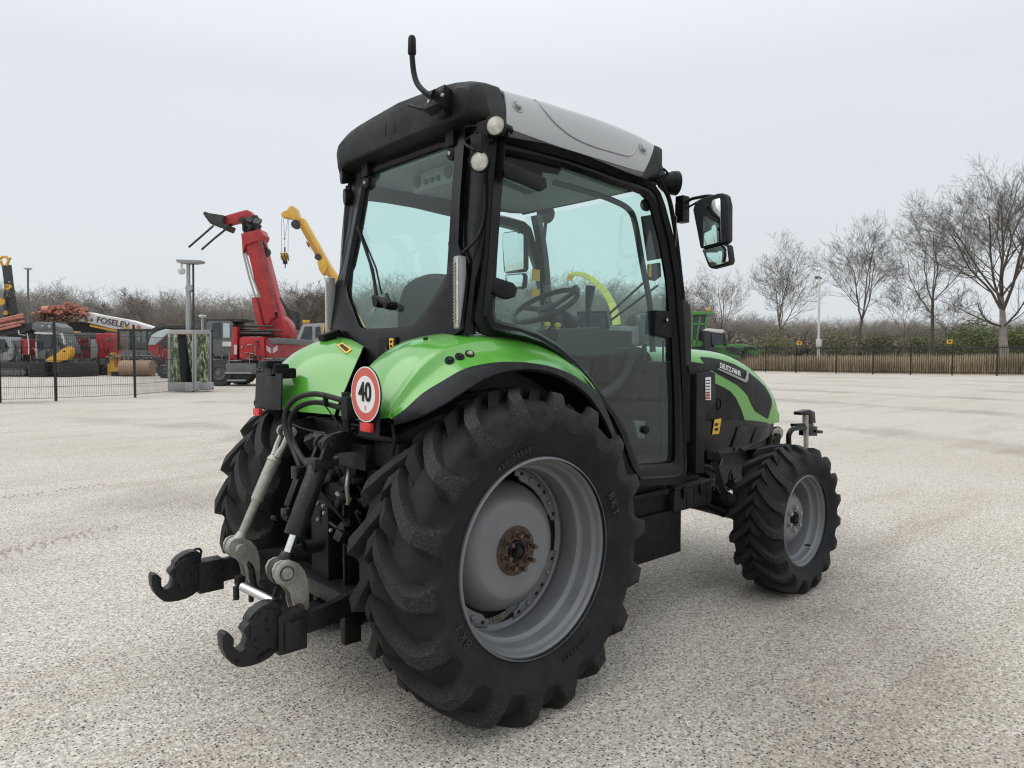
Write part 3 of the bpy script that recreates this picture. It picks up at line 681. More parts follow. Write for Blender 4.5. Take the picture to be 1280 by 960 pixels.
# dark panels in the upper rear of the door
b = MB(); P=[S(628,190,-.6035),S(699,204,-.6035),S(701,212,-.6035),S(697,218.5,-.6035),S(678,215,-.6035),S(676,234,-.6035),S(624,212,-.6035)]
b.prism(P,(0,-.002,0)); b.build('door_top_shade', M['gloss'], door)
b = MB(); P=[S(621,203,-.615),S(625,203,-.615),S(676,224,-.615),S(677.5,236,-.615),S(670,241,-.615),S(624,222,-.615)]
b.prism(P,(0,-.035,0)); b.build('upper_hinge', M['gloss'], door, bevel=.006)
b = MB(); P=[S(604,347,-.615),S(612,347,-.615),S(634,354,-.615),S(640,361,-.615),S(637,372,-.615),S(628,375,-.615),S(604,365,-.615)]
b.prism(P,(0,-.04,0)); b.build('door_handle', M['gloss'], door, bevel=.008)
b = MB(); P=[S(813,388,-.60),S(835,390,-.60),S(838,394,-.60),S(839,419,-.60),S(830,423,-.60),S(812,418,-.60)]
b.prism(P,(0,-.035,0)); c=S(833,400,-.64); b.lathe([(.013,0),(.011,.006),(0,.007)],c,(0,-1,0),18); b.build('door_lock', M['black'], door, bevel=.005)
c=S(833,400,-.642); part('lock_cylinder', M['steel'], door, lambda b:b.lathe([(.009,.006),(.007,.008),(0,.009)],c,(0,-1,0),16))
c=S(805,537,-.60); part('door_knob', M['black'], door, lambda b:b.lathe([(0,.022),(.020,.020),(.024,.010),(.020,0),(.016,-.01)],c,(0,-1,0),24))
b=MB(); P=[S(793,525,-.585),S(806,527,-.585),S(806,548,-.585),S(798,548,-.585)]; b.prism(P,(0,.01,0)); b.build('knob_plate', M['interior2'], door, bevel=.002)
# round dark lamp behind front top of the door
c=S(808,256,-.50); part('interior_lamp', M['black'], cabf, lambda b:b.lathe([(0,.03),(.03,.025),(.035,0),(.02,-.03)],c,(-.6,-.8,0),20))
b = MB(); P=[S(804,270,-.50),S(828,266,-.50),S(833,300,-.50),S(833,322,-.50),S(812,326,-.50)]; b.prism(P,(0,.02,0)); b.prism([S(812,330,-.5),S(826,328,-.5),S(827,346,-.5),S(820,351,-.5),S(813,350,-.5)],(0,.02,0)); b.build('reflection_shapes', M['interior'], cabf, bevel=.006)  # dark shapes standing in for reflections in the glass
p=S(812.5,338,-.52); part('pillar_sticker', M['yellow'], cabf, lambda b:b.box(p,(.02,.004,.07)))
for v in (344,366):
    p=S(670,v,.52); part('pillar_sticker', M['yellow'], cabf, lambda b:b.box(p,(.07,.003,.075 if v<350 else .05)))

# ------------------------------------------------------------------ interior
seat = MB(); seat.m=0
def rbox(b,x0,x1,y0,y1,z0,z1): b.bb(x0,x1,y0,y1,z0,z1)
b = MB(); b.bb(.22,.72,-.25,.25,1.33,1.45); st = b.build('driver_seat', M['interior'], TR, bevel=.05, seg=4)
b = MB(); pr=bez([(.10,-.27,1.42),(.06,-.26,1.65),(.06,-.20,1.80),(.07,-.08,1.85),(.07,.08,1.85),(.06,.20,1.80),(.06,.26,1.65),(.10,.27,1.42)],5); b.prism(pr,(.13,0,0)); b.build('backrest', M['interior'], st, bevel=.04, seg=4)
b = MB(); b.bb(.25,.55,-.2,.2,1.22,1.34); b.build('seat_base', M['black'], st, bevel=.02)
b = MB(); b.bb(.15,.50,-.36,-.29,1.52,1.57); b.build('armrest', M['interior'], st, bevel=.02)
# steering wheel
sc = Vector((.89,0,1.735)); ax = Vector((-.50,.0,.86)).normalized()
b = MB(); u=ax.cross(Vector((0,1,0))).normalized(); w=ax.cross(u)
ring=[sc+(u*math.cos(2*PI*i/40)+w*math.sin(2*PI*i/40))*.195 for i in range(41)]
b.tube(ring,.015,10)
for a in (0.5,2.6,4.7): b.bar(sc-ax*.03,sc+(u*math.cos(a)+w*math.sin(a))*.19,.035,.014,up=ax)
b.lathe([(0,.0),(.05,-.005),(.055,-.03),(.04,-.06)],sc,ax,24)
sw=b.build('steering_wheel', M['interior'], TR)
part('steering_knob', M['interior2'], sw, lambda b:b.lathe([(0,.06),(.018,.055),(.022,.03),(.012,0)],sc+(u*math.cos(2.2)+w*math.sin(2.2))*.195,ax,16))
part('steering_column', M['interior'], sw, lambda b:b.tube([sc-ax*.04,(1.08,0,1.45),(1.20,0,.90)],[.05,.07,.09],12))
b = MB(); b.bb(1.02,1.40,-.22,.30,1.36,1.60); b.bb(1.10,1.44,-.30,.40,1.30,1.50); b.lathe([(0,.02),(.05,.015),(.06,0),(.06,-.08)],(1.03,.0,1.66),(-1,0,.4),22); b.lathe([(0,.02),(.04,.015),(.045,0),(.045,-.05)],(1.08,.16,1.68),(-1,0,.4),22)
db=b.build('dashboard', M['interior'], TR, bevel=.03, seg=3)
c=S(742,400,-.05); b = MB(); b.box(c,(.03,.20,.12),(0,-.35,.25)); mo=b.build('terminal', M['interior2'], TR, bevel=.012)
b = MB(); b.box(c+Vector((-.017,0,-.004)),(.004,.17,.09),(0,-.35,.25)); b.build('terminal_screen', M['screen'], mo)
part('terminal_arm', M['black'], mo, lambda b:b.tube([c,(c.x+.06,c.y+.05,1.5),(1.2,.05,1.42)],.014,8))
# right-hand console
b = MB(); b.prism([(.45,-.34,1.58),(.80,-.34,1.60),(.93,-.34,1.58),(.93,-.34,1.46),(.70,-.34,1.44),(.45,-.34,1.46)],(0,-.15,0)); con=b.build('side_console', mat('console grey',(.018,.021,.02),.6), TR, bevel=.02)
part('console_dial', M['black'], con, lambda b:b.lathe([(0,.01),(.04,.008),(.045,0)],S(689,421,-.495),(0,-1,0),28))
for u_,v_ in ((684,405),(697,406)):
    p=S(u_,v_,-.42); part('lever_knob', mat('lever yellow',(.55,.42,.04),.4), con, lambda b:(b.tube([p+Vector((0,0,-.04)),p],[.008,.012],8),b.lathe([(0,.012),(.016,.006),(.016,-.01)],p,(0,0,1),12)))
for k in range(5):
    p=Vector((.95+.05*k,-.28+.03*k,1.45)); part('lever', M['black'], con, lambda b:(b.tube([p-Vector((0,0,.12)),p+Vector((.02,0,.06))],[.006,.011],8)))
part('gear_lever', M['interior'], con, lambda b:(b.tube([(1.0,-.25,1.5),(1.03,-.20,1.72),(1.05,-.20,1.84)],[.012,.016,.03],10)))
part('grab_rail', M['black'], cabf, lambda b:(b.tube([S(762,392,-.48),S(806,352,-.48)],.006,6),b.tube([S(764,400,-.5),S(822,357,-.5)],.006,6),b.tube([S(806,430,-.55),S(788,520,-.55)],.012,8),b.tube([S(829,425,-.57),S(828,560,-.57)],.006,6)))
# left lower inner wall, floor mat pedals
b = MB(); b.bb(.62,1.30,-.50,.50,.84,.86); b.bb(1.28,1.31,-.5,.5,.86,1.35); b.build('floor_mat', M['interior'], TR, bevel=.005)
b = MB()
for y in (-.18,-.05,.15): b.box((1.15,y,1.02),(.03,.08,.12),(0,-.5,0)); b.tube([(1.16,y,1.04),(1.26,y,1.30)],.010,6)
b.build('pedals', M['black'], TR)
b = MB(); b.tube(bez([S(788,440,-.35),S(780,470,-.35),S(760,490,-.35),S(735,497,-.35)],5),.03,10); b.build('dash_trim', M['interior'], db)

# ------------------------------------------------------------------ lamps, brackets
def worklamp(u,v,y,r,dirv,name='work_lamp',back=.05,lens=True):
    c=S(u,v,y); d=Vector(dirv).normalized(); b=MB()
    b.lathe([(0,-back),(r*.55,-back),(r*.85,-back*.7),(r*1.05,-.015),(r*1.12,0),(r*1.12,.012),(r*1.0,.014),(r*.98,.006)],c,d,32)
    for k in range(6):
        a=-back*.2-back*.1*k; b.lathe([(r*(1.02-.07*k),a),(r*(1.08-.07*k),a-.001),(r*(1.0-.07*k),a-.004)],c,d,24)
    o=b.build(name,M['black'],TR,angle=30)
    if lens:
        b=MB(); b.lathe([(r*.99,.005),(r*.8,.010),(0,.014)],c,d,32); b.build('lamp_lens',M['lens'],o)
    return o,c
l1,c1=worklamp(620,157,-.675,.040,(-.86,-.5,-.06))
l2,c2=worklamp(600,202,-.635,.040,(-.86,-.5,-.08))
b=MB(); b.bb(c1.x-.02,c1.x+.01,c1.y+.03,c1.y+.10,c1.z-.06,c1.z+.03); b.bb(c2.x-.01,c2.x+.03,c2.y-.02,c2.y+.05,c2.z+.03,c2.z+.11)
b.tube([c1+Vector((.0,.06,-.06)),c2+Vector((0,.01,.05))],.014,8); b.tube(bez([c1+Vector((.0,.09,-.0)),c1+Vector((-.04,.13,-.03)),c2+Vector((-.03,.06,.08)),c2+Vector((-.03,.0,.04))],5),.006,6)
b.tube(bez([c1+Vector((.0,.09,.02)),c1+Vector((-.02,.17,.03)),c1+Vector((0,.20,-.01))],5),.005,6)
for k in range(8): b.lathe([(.008,0),(.008,.008),(0,.009)],c1+Vector((-.03,.04+.05*rng.random(),-.12*rng.random())),(-1,0,0),8)
b.build('lamp_bracket', M['black'], l1, bevel=.003)
b=MB()
for q in range(5): b.lathe([(.006,0),(.006,.006),(0,.007)],c1+Vector((-.045,.03+.045*rng.random(),-.03-.10*rng.random())),(-1,0,0),8)
b.build('bracket_bolts', M['steel'], l1)
for (u,v,rr) in ((429,220,.038),(433,246,.038)):
    c=SX(u,v,-.06 if v<230 else -.05); b=MB(); d=Vector((-1,.35,-.05)).normalized()
    b.lathe([(0,-.06),(rr*.6,-.06),(rr*1.0,-.02),(rr*1.1,0),(rr*1.1,.012),(0,.014)],c,d,24); b.build('work_lamp',M['black'],TR)
b=MB(); b.tube([SX(440,205,0),SX(437,235,-.02)],.012,8)
for k in range(9): b.lathe([(.016,0),(.016,.006)],SX(440,212+3*k,-.02),(0,0,1),8)
b.tube(bez([SX(436,250,-.03),SX(432,290,-.05),SX(428,318,-.06)],4),.004,6); b.box(SX(433,324,-.05),(.03,.03,.05)); b.tube([SX(433,315,-.05),SX(433,340,-.05)],.012,8)
b.build('cable_run', M['black'], cabf)
l5,c5=worklamp(843,229,-.60,.057,(.95,-.45,.0),back=.085)
b=MB(); b.bar(c5+Vector((-.05,.03,-.03)),S(826,226,-.60),.02,.03); b.tube(bez([c5,c5+Vector((-.10,.0,.06)),S(820,222,-.6)],4),.006,6); b.build('lamp_bracket',M['black'],l5)
# far interior-side lamp seen through the glass
c=S(683,268,.60); part('work_lamp', M['black'], TR, lambda b:(b.lathe([(0,-.07),(.04,-.06),(.06,-.01),(.062,.01),(0,.02)],c,(1,.2,0),24), b.tube([c,c+Vector((-.02,0,-.16))],.012,8)))
# rail in front of the door and exhaust
rail=bez([S(822,220,-.60),S(830,235,-.60),S(837,251,-.60),S(843.5,285,-.60),S(848,320,-.60),S(851,348,-.60),S(854,374,-.60)],5)
part('front_corner_rail', M['black'], cabf, lambda b:b.tube(rail,.0125,8))
part('antenna', M['steel'], cabf, lambda b:(b.tube([S(846,270,-.62),S(845,300,-.62),S(843.5,345,-.62)],.0018,5)))
b=MB(); x0=1.46; 
ex=[S(846,460,-.50),S(846,385,-.50),S(846.5,366,-.50),S(851,367,-.50),S(859,373,-.50),S(865,381,-.50),S(866,392,-.50),S(866,460,-.50)]
b.prism(ex,(0,.09,0)); exo=b.build('exhaust_guard', M['grey_plastic'], TR, bevel=.03, seg=4, angle=50)
b=MB(); c=S(856,455,-.46); b.tube([(c.x,c.y,c.z),(c.x,c.y,.95)],.035,16)
b.tube([(c.x-.09,c.y,c.z-.02),(c.x-.09,c.y-.02,.72)],.016,10)
b.build('exhaust_pipe', M['black'], exo)
# vertical hoses and rods beside the door
b=MB()
for k,(u0,r) in enumerate(((847,.008),(851,.012),(857,.006),(861,.010),(866,.007),(870,.008))):
    b.tube(bez([S(u0+3,458+3*k,-.42),S(u0+rng.integers(-2,3),505,-.42),S(u0+rng.integers(-3,3),560,-.42),S(u0-1,602,-.42)],5),r,8)
b.bb(1.30,1.62,-.38,-.30,.78,1.42)
b.build('hose_bundle', M['oilblack'], TR)
# black box with the strip sticker
b=MB(); P=[S(863,462,-.52),S(889,458,-.52),S(894.5,463,-.52),S(894.5,497,-.52),S(883,512,-.52),S(882,585,-.52),S(869,588,-.52),S(869,470,-.52)]
P=[S(871,467,-.52),S(889,464,-.52),S(894.5,466,-.52),S(895,503,-.52),S(887,511,-.52),S(882,518,-.52),S(880,592,-.52),S(870,592,-.52)]
b.prism(P,(0,.26,0)); bx=b.build('side_shield', M['grey_plastic'], TR, bevel=.008)
b=MB(); b.prism([S(860,455,-.50),S(866,452,-.50),S(885,455,-.50),S(890,464,-.50),S(870,470,-.50),S(862,468,-.50)],(0,.24,0)); b.build('shield_cap', M['grey_plastic'], bx, bevel=.008)
p=[S(881.5,472,-.5225),S(888.5,471,-.5225),S(888.5,500,-.5225),S(882,500,-.5225)]
b=MB(); b.prism(p,(0,-.001,0)); b.build('label_strip', M['white'], bx)
b=MB()
for k in range(7):
    v=475+3.7*k; b.prism([S(882.3,v,-.5236),S(887.5,v-.3,-.5236),S(887.5,v+1.0,-.5236),S(882.3,v+1.2,-.5236)],(0,-.0005,0))
b.build('label_marks', M['gloss'] , bx)
b=MB(); b.prism([S(882.5,491,-.5236),S(887,491,-.5236),S(887,499,-.5236),S(882.5,499,-.5236)],(0,-.0004,0)); b.build('label_red', mat('label pink',(.6,.2,.2),.5), bx)

# ------------------------------------------------------------------ mirrors
def mirror(sidefn, par, pts_up, pts_lo, gl_up, gl_lo, thick=.05):
    up=[sidefn(u,v) for u,v in pts_up]; b=MB(); b.prism(up,(thick,0,0)); hz=b.build('mirror', M['grey_plastic'], par, bevel=.010, seg=3)
    lo=[sidefn(u,v) for u,v in pts_lo]; b=MB(); b.prism(lo,(thick,0,0)); b.build('lower_mirror_shell', M['grey_plastic'], hz, bevel=.010, seg=3)
    off=Vector((-.003,0,0))
    b=MB(); b.prism([sidefn(u,v)+off for u,v in gl_up],(-.002,0,0)); b.build('mirror_glass', M['mirror'], hz, bevel=.002)
    b=MB(); b.prism([sidefn(u,v)+off for u,v in gl_lo],(-.002,0,0)); b.build('lower_mirror_glass', M['mirror'], hz, bevel=.002)
    return hz
XM=1.22
f=lambda u,v:SX(u,v,XM)+Vector(((SX(u,v,XM).y+.85)*-.02,0,0))
mr=mirror(f,TR,[(866,262),(868,254),(876,248),(897,241.5),(903,241),(907,244),(909.5,256),(909.5,300),(906,304),(879,311),(875,310)],[(877,312),(906,304.5),(910,306),(912.5,325),(911,330),(889,336),(885,333)],[(880,308),(879,290),(880,270),(885,257),(892,250),(900,248),(901,250),(902,302)],[(880,313),(904,306.5),(909,309),(911,326),(909,328),(890,333.5)])
b=MB(); arm=[S(853,259,-.62),S(862,250,-.66),S(872,247,-.72),S(886,245,-.78),f(896,246)+Vector((.03,0,0))]
b.tube(bez(arm,5),.009,8); arm2=[S(852,264,-.62),S(864,257,-.66),S(876,250,-.74)]; b.tube(bez(arm2,4),.006,8)
b.box(S(853,262,-.615),(.06,.05,.14)); b.box(S(849,262,-.61),(.05,.02,.06)); b.build('mirror_arm', M['black'], mr, bevel=.003)
g=lambda u,v:SX(u,v,1.22)
mirror(g,TR,[(627,294),(630,290),(653,287),(658,289),(658,336),(655,340),(632,342),(629,339)],[(631,343),(655,341),(657,345),(656,359),(651,362),(636,361),(632,358)],[(628.5,295),(631,291.5),(652,289),(655,291),(655,336),(632,340)],[(633,344.5),(653,343),(654.5,346),(653,358),(637,359)],.025)
# beacon arm
q=[SX(549,123,-.15),SX(541,121,-.16),SX(531,115,-.17),SX(522,105,-.17),SX(517.5,92,-.17),SX(515.5,75,-.17),SX(515,67,-.17)]
b=MB(); b.tube(bez(q,6),.0125,12); ba=b.build('beacon_arm', M['black'], TR)
b=MB(); b.tube([SX(515,68,-.17),SX(515,66,-.17),SX(515,48,-.17),SX(515,45,-.17)],[.017,.0185,.017,.012],14); b.build('arm_socket', M['black'], ba)
b=MB(); b.box(SX(552,125,-.13),(.06,.075,.09),(0,.4,0)); b.box(SX(545,133,-.15),(.05,.12,.03),(0,.3,0)); b.box(SX(554,139,-.13),(.03,.05,.05)); b.lathe([(.030,0),(.030,.01),(.02,.012),(.02,.03)],SX(549,121,-.16),(-1,.2,.3),20)
b.tube(bez([SX(541,133,-.16),SX(528,136,-.17),SX(517,133,-.18),SX(508,131,-.18)],4),[.004]*3+[.009]*3+[.007]*6+[.003],8); b.build('arm_mount', M['black'], ba, bevel=.005)
b=MB()
for u,v in ((546.5,120),(554,119),(537,127)): b.lathe([(.008,0),(.008,.008),(0,.009)],SX(u,v,-.168),(-1,0,0),8)
b.build('mount_bolts', M['steel'], ba)
# ------------------------------------------------------------------ hood
HX = [(1.46,1.515,.335),(1.80,1.508,.335),(2.09,1.497,.335),(2.28,1.485,.335),(2.43,1.460,.335),(2.64,1.398,.33),(2.81,1.318,.325),(2.94,1.235,.318),(3.02,1.155,.305),(3.065,1.08,.285),(3.09,1.01,.262),(3.10,.96,.25)]
rows=[]
for x,z,w in HX:
    zb=.955; h=z-zb
    pr=[(0,z),(w*.35,z-.002),(w*.62,z-.008),(w*.80,z-.028),(w*.91,z-.062),(w*.97,z-.11),(w*.995,z-.17),(w,max(z-.26,zb+h*.35)),(w,zb+h*.2),(w*.99,zb)]
    pr=[(y,max(zz,zb)) for y,zz in pr]
    rows.append([(x,-y,zz) for y,zz in pr])
sp=spline_rows(rows,4); R2=[]
for r in sp:
    r=resample(r,3); R2.append([Vector((p.x,-p.y,p.z)) for p in r[::-1][:-1]]+r)
b=MB(); b.grid(R2); 
b.add(R2[-1],[tuple(range(len(R2[-1])))])
hood=b.build('hood', M['green'], TR, angle=45)
bvH=bvh_of(hood)
decal('hood_grille', [(874.6,446.5),(887,447.3),(899.6,449.6),(916,455),(933,464),(946,474),(956,483.5),(961,492),(964,499),(964.3,506),(959.5,523.5),(952,519),(944,514),(939,505),(935,495),(929,488),(922.5,482),(910,474.5),(897.5,468),(885,460)], bvH, M['grey_plastic'], hood, .004)
decal('engine_side_cover', [(866,466),(880,470),(894,479.5),(904,484),(913,489.5),(919,497),(923.5,506),(927,514),(929.5,522),(931,531),(915,534),(866,532)], bvH, M['black'], hood, .004)
# badge strip and lettering laid on the grille
def onh(u,v,o=.006):
    d=ray(u,v).normalized(); h=bvH.ray_cast(CAM,d); 
    if h[0] is None: h=bvH.find_nearest(CAM+d*4.6)
    n=h[1] if h[1].dot(d)<0 else -h[1]
    return h[0]+n*o, n
pts=[onh(u,v,.009)[0] for u,v in ((896,461.5),(903,464.5),(912,468.5),(921,472.5),(929,476.3),(931.5,475.5),(932.8,471),(933,466))]
b=MB()
for p,q,w in zip(pts[:-1],pts[1:],(.012,.014,.016,.018,.022,.028,.026)): b.bar(p,q,.012,w)
b.build('badge_strip', M['silver'], hood, bevel=.002)
a0,n0=onh(897,457.2,.008); a1,n1=onh(925.5,468.8,.008)
c0,nc=onh(911.5,462.4,.009)
xd=(a1-a0).normalized(); yd=nc.cross(xd); yd=yd if yd.z>0 else -yd
b=MB(); text(b,'DEUTZ-FAHR',.050,c0,xd,yd,.001,True,(a1-a0).length/ (10*.050*.66))
b.build('hood_lettering', M['white'], hood)
lp,ln=onh(897.5,505,.006); part('latch_ring', M['gloss'], hood, lambda b:b.tube([lp+Vector((.025*math.cos(t),0,.04*math.sin(t))) for t in np.linspace(0,2*PI,20)],.003,6))
# lower shroud
b=MB(); rr=[]
for x,w,zb,zt in ((1.66,.345,.80,1.03),(2.0,.345,.80,1.03),(2.35,.342,.80,1.02),(2.65,.336,.81,.99),(2.85,.318,.84,.965),(3.00,.275,.86,.955)):
    rr.append([(x,-w,zt),(x,-w-.004,.95),(x,-w+.005,zb+.02),(x,-w+.03,zb),(x,w-.03,zb),(x,w-.005,zb+.02),(x,w+.004,.95),(x,w,zt)])
b.grid(spline_rows(rr,3)); n=len(rr[-1]); b.add([(3.0,-.26,.958),(3.0,-.26,.86),(3.0,.26,.86),(3.0,.26,.958)],[(0,1,2,3)])
b.add([(1.66,-.33,.957),(3.0,-.26,.957),(3.0,.26,.957),(1.66,.33,.957)],[(0,1,2,3)])
sh=b.build('lower_shroud', M['gloss'], TR, thick=.004, angle=30)
b=MB(); b.prism([(2.37,-.348,.97),(2.58,-.342,.97),(2.50,-.34,.835),(2.30,-.346,.835)],(0,-.006,0)); b.prism([(2.62,-.340,.95),(2.78,-.330,.95),(2.68,-.333,.84),(2.56,-.338,.84)],(0,-.006,0)); b.build('shroud_panel', M['grey_plastic'], sh, bevel=.006)
P=[S(893,524.5,-.353),S(901.5,523,-.353),S(898.5,542,-.353),S(890,543,-.353)]
b=MB(); b.prism(P,(0,-.002,0)); ws=b.build('warning_sticker', M['yellow'], sh)
b=MB()
for v in (529,535): b.prism([S(894,v,-.356),S(898,v-.4,-.356),S(897.3,v+3.2,-.356),S(893.2,v+3.4,-.356)],(0,-.001,0))
b.build('sticker_symbols', M['gloss'], sh)
# front work lamp + hitch bracket
c=S(971,541.5,-.27); b=MB(); b.lathe([(0,-.05),(.04,-.05),(.05,-.01),(.052,.0),(.045,.012)],c,(-.55,-.83,0),24); fl=b.build('front_marker', M['black'], TR); 
b=MB(); b.lathe([(.045,.010),(.028,.016),(.02,.012),(0,.012)],c,(-.55,-.83,0),24); b.build('marker_lens', M['steel'], fl)
b=MB(); b.bar(c,c+Vector((-.05,.02,-.25)),.04,.06); b.bb(2.85,3.1,-.2,.2,.62,.84); b.tube([S(962,545,-.28),S(962,575,-.28)],.025,8)
for k in range(6): b.box((2.98+.03*rng.random(),-.26+.05*rng.random(),.84-.04*k),(.05,.05,.025))
b.build('front_bracket', M['oilblack'], TR, bevel=.004)
Y=-.30
b=MB(); b.rail([(2.85,-.24,.72),(3.05,-.28,.74),S(986,560,-.30)],.05,.07); b.build('hitch_beam', M['gloss'], TR, bevel=.004)
b=MB(); hp=[S(986,556,Y),S(986,544,Y),S(990,537,Y),S(997,535,Y),S(1006,535,Y)]; b.tube(bez(hp,6),.020,10); h1=b.build('front_hitch', M['gloss'], TR)
b=MB(); b.tube([S(1007.5,560,Y),S(1007.5,519,Y)],.019,10); b.build('hitch_pin', M['steel'], h1)
b=MB(); b.prism([S(1001,515,Y),S(1013,512,Y),S(1019,515,Y),S(1020,529,Y),S(1012,529,Y),S(1012,519,Y),S(1001,519,Y)],(0,.06,0)); b.prism([S(997,530,Y),S(1017,529,Y),S(1018,534,Y),S(997,534,Y)],(0,.06,0)); b.prism([S(1009,533,Y),S(1022,533,Y),S(1022,545,Y),S(1009,545,Y)],(0,.07,0)); b.tube([S(1018,539,Y),S(1027,540,Y)],.015,8); b.build('hitch_clamp', M['gloss'], h1, bevel=.006)

# ------------------------------------------------------------------ chassis
b=MB(); b.bb(-.30,1.35,-.20,.20,.40,.95); b.bb(1.3,2.95,-.17,.17,.48,.90); b.bb(1.4,2.9,-.28,.28,.78,.95)
b.tube([(0,-.66,.65),(0,-.40,.65),(0,-.2,.66),(0,.2,.66),(0,.40,.65),(0,.66,.65)],[.10,.12,.20,.20,.12,.10],20)
ch=b.build('chassis', M['oilblack'], TR, bevel=.01)
b=MB(); b.tube([(2.26,-.62,.442),(2.26,-.50,.44),(2.26,-.42,.44),(2.26,-.12,.47),(2.26,.12,.47),(2.26,.42,.44),(2.26,.50,.44),(2.26,.62,.442)],[.12,.13,.075,.085,.085,.075,.13,.12],16); b.tube([(2.26,0,.47),(1.9,0,.47),(1.45,0,.5)],[.10,.07,.06],12)
b.tube([(2.12,-.50,.44),(2.12,.5,.44)],.018,8)
b.build('front_axle', M['oilblack'], TR)
b=MB()
for k in range(26):
    x=1.62+rng.random()*.75; y=-.34+rng.random()*.12; z=.52+rng.random()*.30
    if k%3: b.tube(bez([(x,y,z),(x+.10*rng.normal(),y+.03,z+.12*rng.random()),(x+.14*rng.normal(),y,z-.12*rng.random())],4),.008+.006*rng.random(),6)
    else: b.box((x,y,z),(.07,.06,.05),(rng.random(),rng.random(),rng.random()))
b.build('engine_pipes', M['oilblack'], TR)
b=MB(); b.bar((2.05,-.37,.78),(2.10,-.44,.50),.035,.035); b.bar((1.96,-.36,.82),(2.08,-.38,.80),.04,.05); b.tube([(1.62,-.30,.66),(2.05,-.45,.44)],.022,8)
b.build('steering_linkage', M['oilblack'], TR)
# fuel tank plate, toolbox, steps
b=MB(); z0=.353; x0=S(857,640,-.58).x; b.bb(.82,1.39,-.582,-.570,z0,.60); b.bb(.82,1.385,-.57,-.25,z0+.02,.58); b.bb(.80,1.30,-.56,-.30,.58,.80)
tk=b.build('side_tank', M['black'], TR, bevel=.006)
xa=S(843,640,-.60).x; xb=S(890,628,-.60).x
b=MB(); b.bb(xa,xb,-.60,-.36,.588,.712); tb=b.build('toolbox', M['grey_plastic'], TR, bevel=.012)
b=MB(); b.bb(xa-.008,xb+.008,-.608,-.352,.712,.732); b.build('toolbox_lid', M['grey_plastic'], tb, bevel=.006)
b=MB(); b.bb(xa+.06,xb-.07,-.56,-.46,.735,.758); b.build('lid_step', M['black'], tb, bevel=.008)
for t in (.17,.62):
    x=lerp(xa,xb,t); b=MB(); b.bb(x,x+.035,-.616,-.600,.66,.728); b.build('toolbox_latch', M['black'], tb, bevel=.003)
b=MB()
for t in (.30,.50,.84): x=lerp(xa,xb,t); b.bb(x,x+.006,-.604,-.60,.60,.70)
b.build('box_ribs', M['grey_plastic'], tb)
b=MB(); b.bb(.80,1.25,-.60,-.32,.70,.73); b.bb(.85,1.20,-.575,-.40,.745,.775); b.lathe([(0,.03),(.05,.025),(.055,0)],(1.12,-.5,.74),(0,0,1),20); b.build('cab_step', M['black'], TR, bevel=.006)
b=MB(); b.bb(.78,1.30,.32,.60,.36,.62); b.bb(.85,1.4,.36,.6,.70,.73); b.build('left_step', M['black'], TR, bevel=.008)

# ------------------------------------------------------------------ rear linkage housing
b=MB(); b.bb(-.36,-.05,-.20,.20,.30,1.08); b.bb(-.42,-.30,-.12,.12,.34,.98); b.bb(-.46,-.38,-.17,-.13,.28,.86); b.bb(-.46,-.38,.13,.17,.28,.86)
b.bb(-.50,-.40,-.06,.10,.40,.82); b.bb(-.44,-.30,-.20,-.10,.92,1.15); b.bb(-.40,-.10,-.34,.34,1.08,1.16); b.bb(-.52,-.44,-.24,-.20,.24,.40)
b.bb(-.40,-.12,-.42,-.22,.86,1.02)
hs=b.build('rear_housing', M['oilblack'], TR, bevel=.008)
b=MB()
for k in range(34):
    x=-.40-rng.random()*.12; y=-.30+rng.random()*.50; z=.62+rng.random()*.48
    if k%3==0: b.tube(bez([(x,y,z),(x-.05*rng.random(),y+.08*rng.normal(),z+.10*rng.random()),(x+.02,y+.10*rng.normal(),z-.10*rng.random())],4),.006+.005*rng.random(),7)
    elif k%3==1: b.lathe([(0,.02),(.018,.018),(.022,0),(.022,-.03)],(x,y,z),(-1,.3*rng.normal(),.2*rng.normal()),14)
    else: b.box((x,y,z),(.05,.05,.04),(rng.random(),rng.random(),rng.random()))
b.build('hydraulic_couplers', M['oilblack'], hs, bevel=.002)
b=MB()
for k in range(12):
    b.lathe([(.010,0),(.010,.008),(0,.009)],(-.465,-.15+.0*k,.35+.045*k),(-1,0,0),8) if k%2 else b.lathe([(.008,0),(.008,.01),(0,.011)],(-.50,-.10+.22*rng.random(),.70+.3*rng.random()),(-1,0,0),8)
b.tube(bez([(-.48,-.22,.98),(-.52,-.27,.92),(-.50,-.24,.84),(-.52,-.18,.88)],4),.009,7)
b.tube(bez([(-.46,-.34,1.06),(-.50,-.30,1.00),(-.48,-.26,1.04)],4),.007,7)
b.build('housing_bolts', M['steel'], hs)
b=MB(); b.bb(-.478,-.462,-.165,-.150,.30,.84); b.build('guide_rail', M['hitch'], hs, bevel=.002)
b=MB(); b.bb(-.485,-.46,-.20,-.15,.838,.852); b.build('yellow_clip', mat('lever yellow2',(.5,.42,.02),.4), hs)
# drawbar & PTO
b=MB(); b.bb(-.62,-.30,-.05,.05,.30,.36); b.lathe([(.03,.08),(.03,-.05),(.055,-.05),(.055,-.08)],(-.50,0,.62),(-1,0,0),20); b.bb(-.54,-.44,-.30,.30,.40,.47); b.build('drawbar', M['hitch'], TR, bevel=.006)
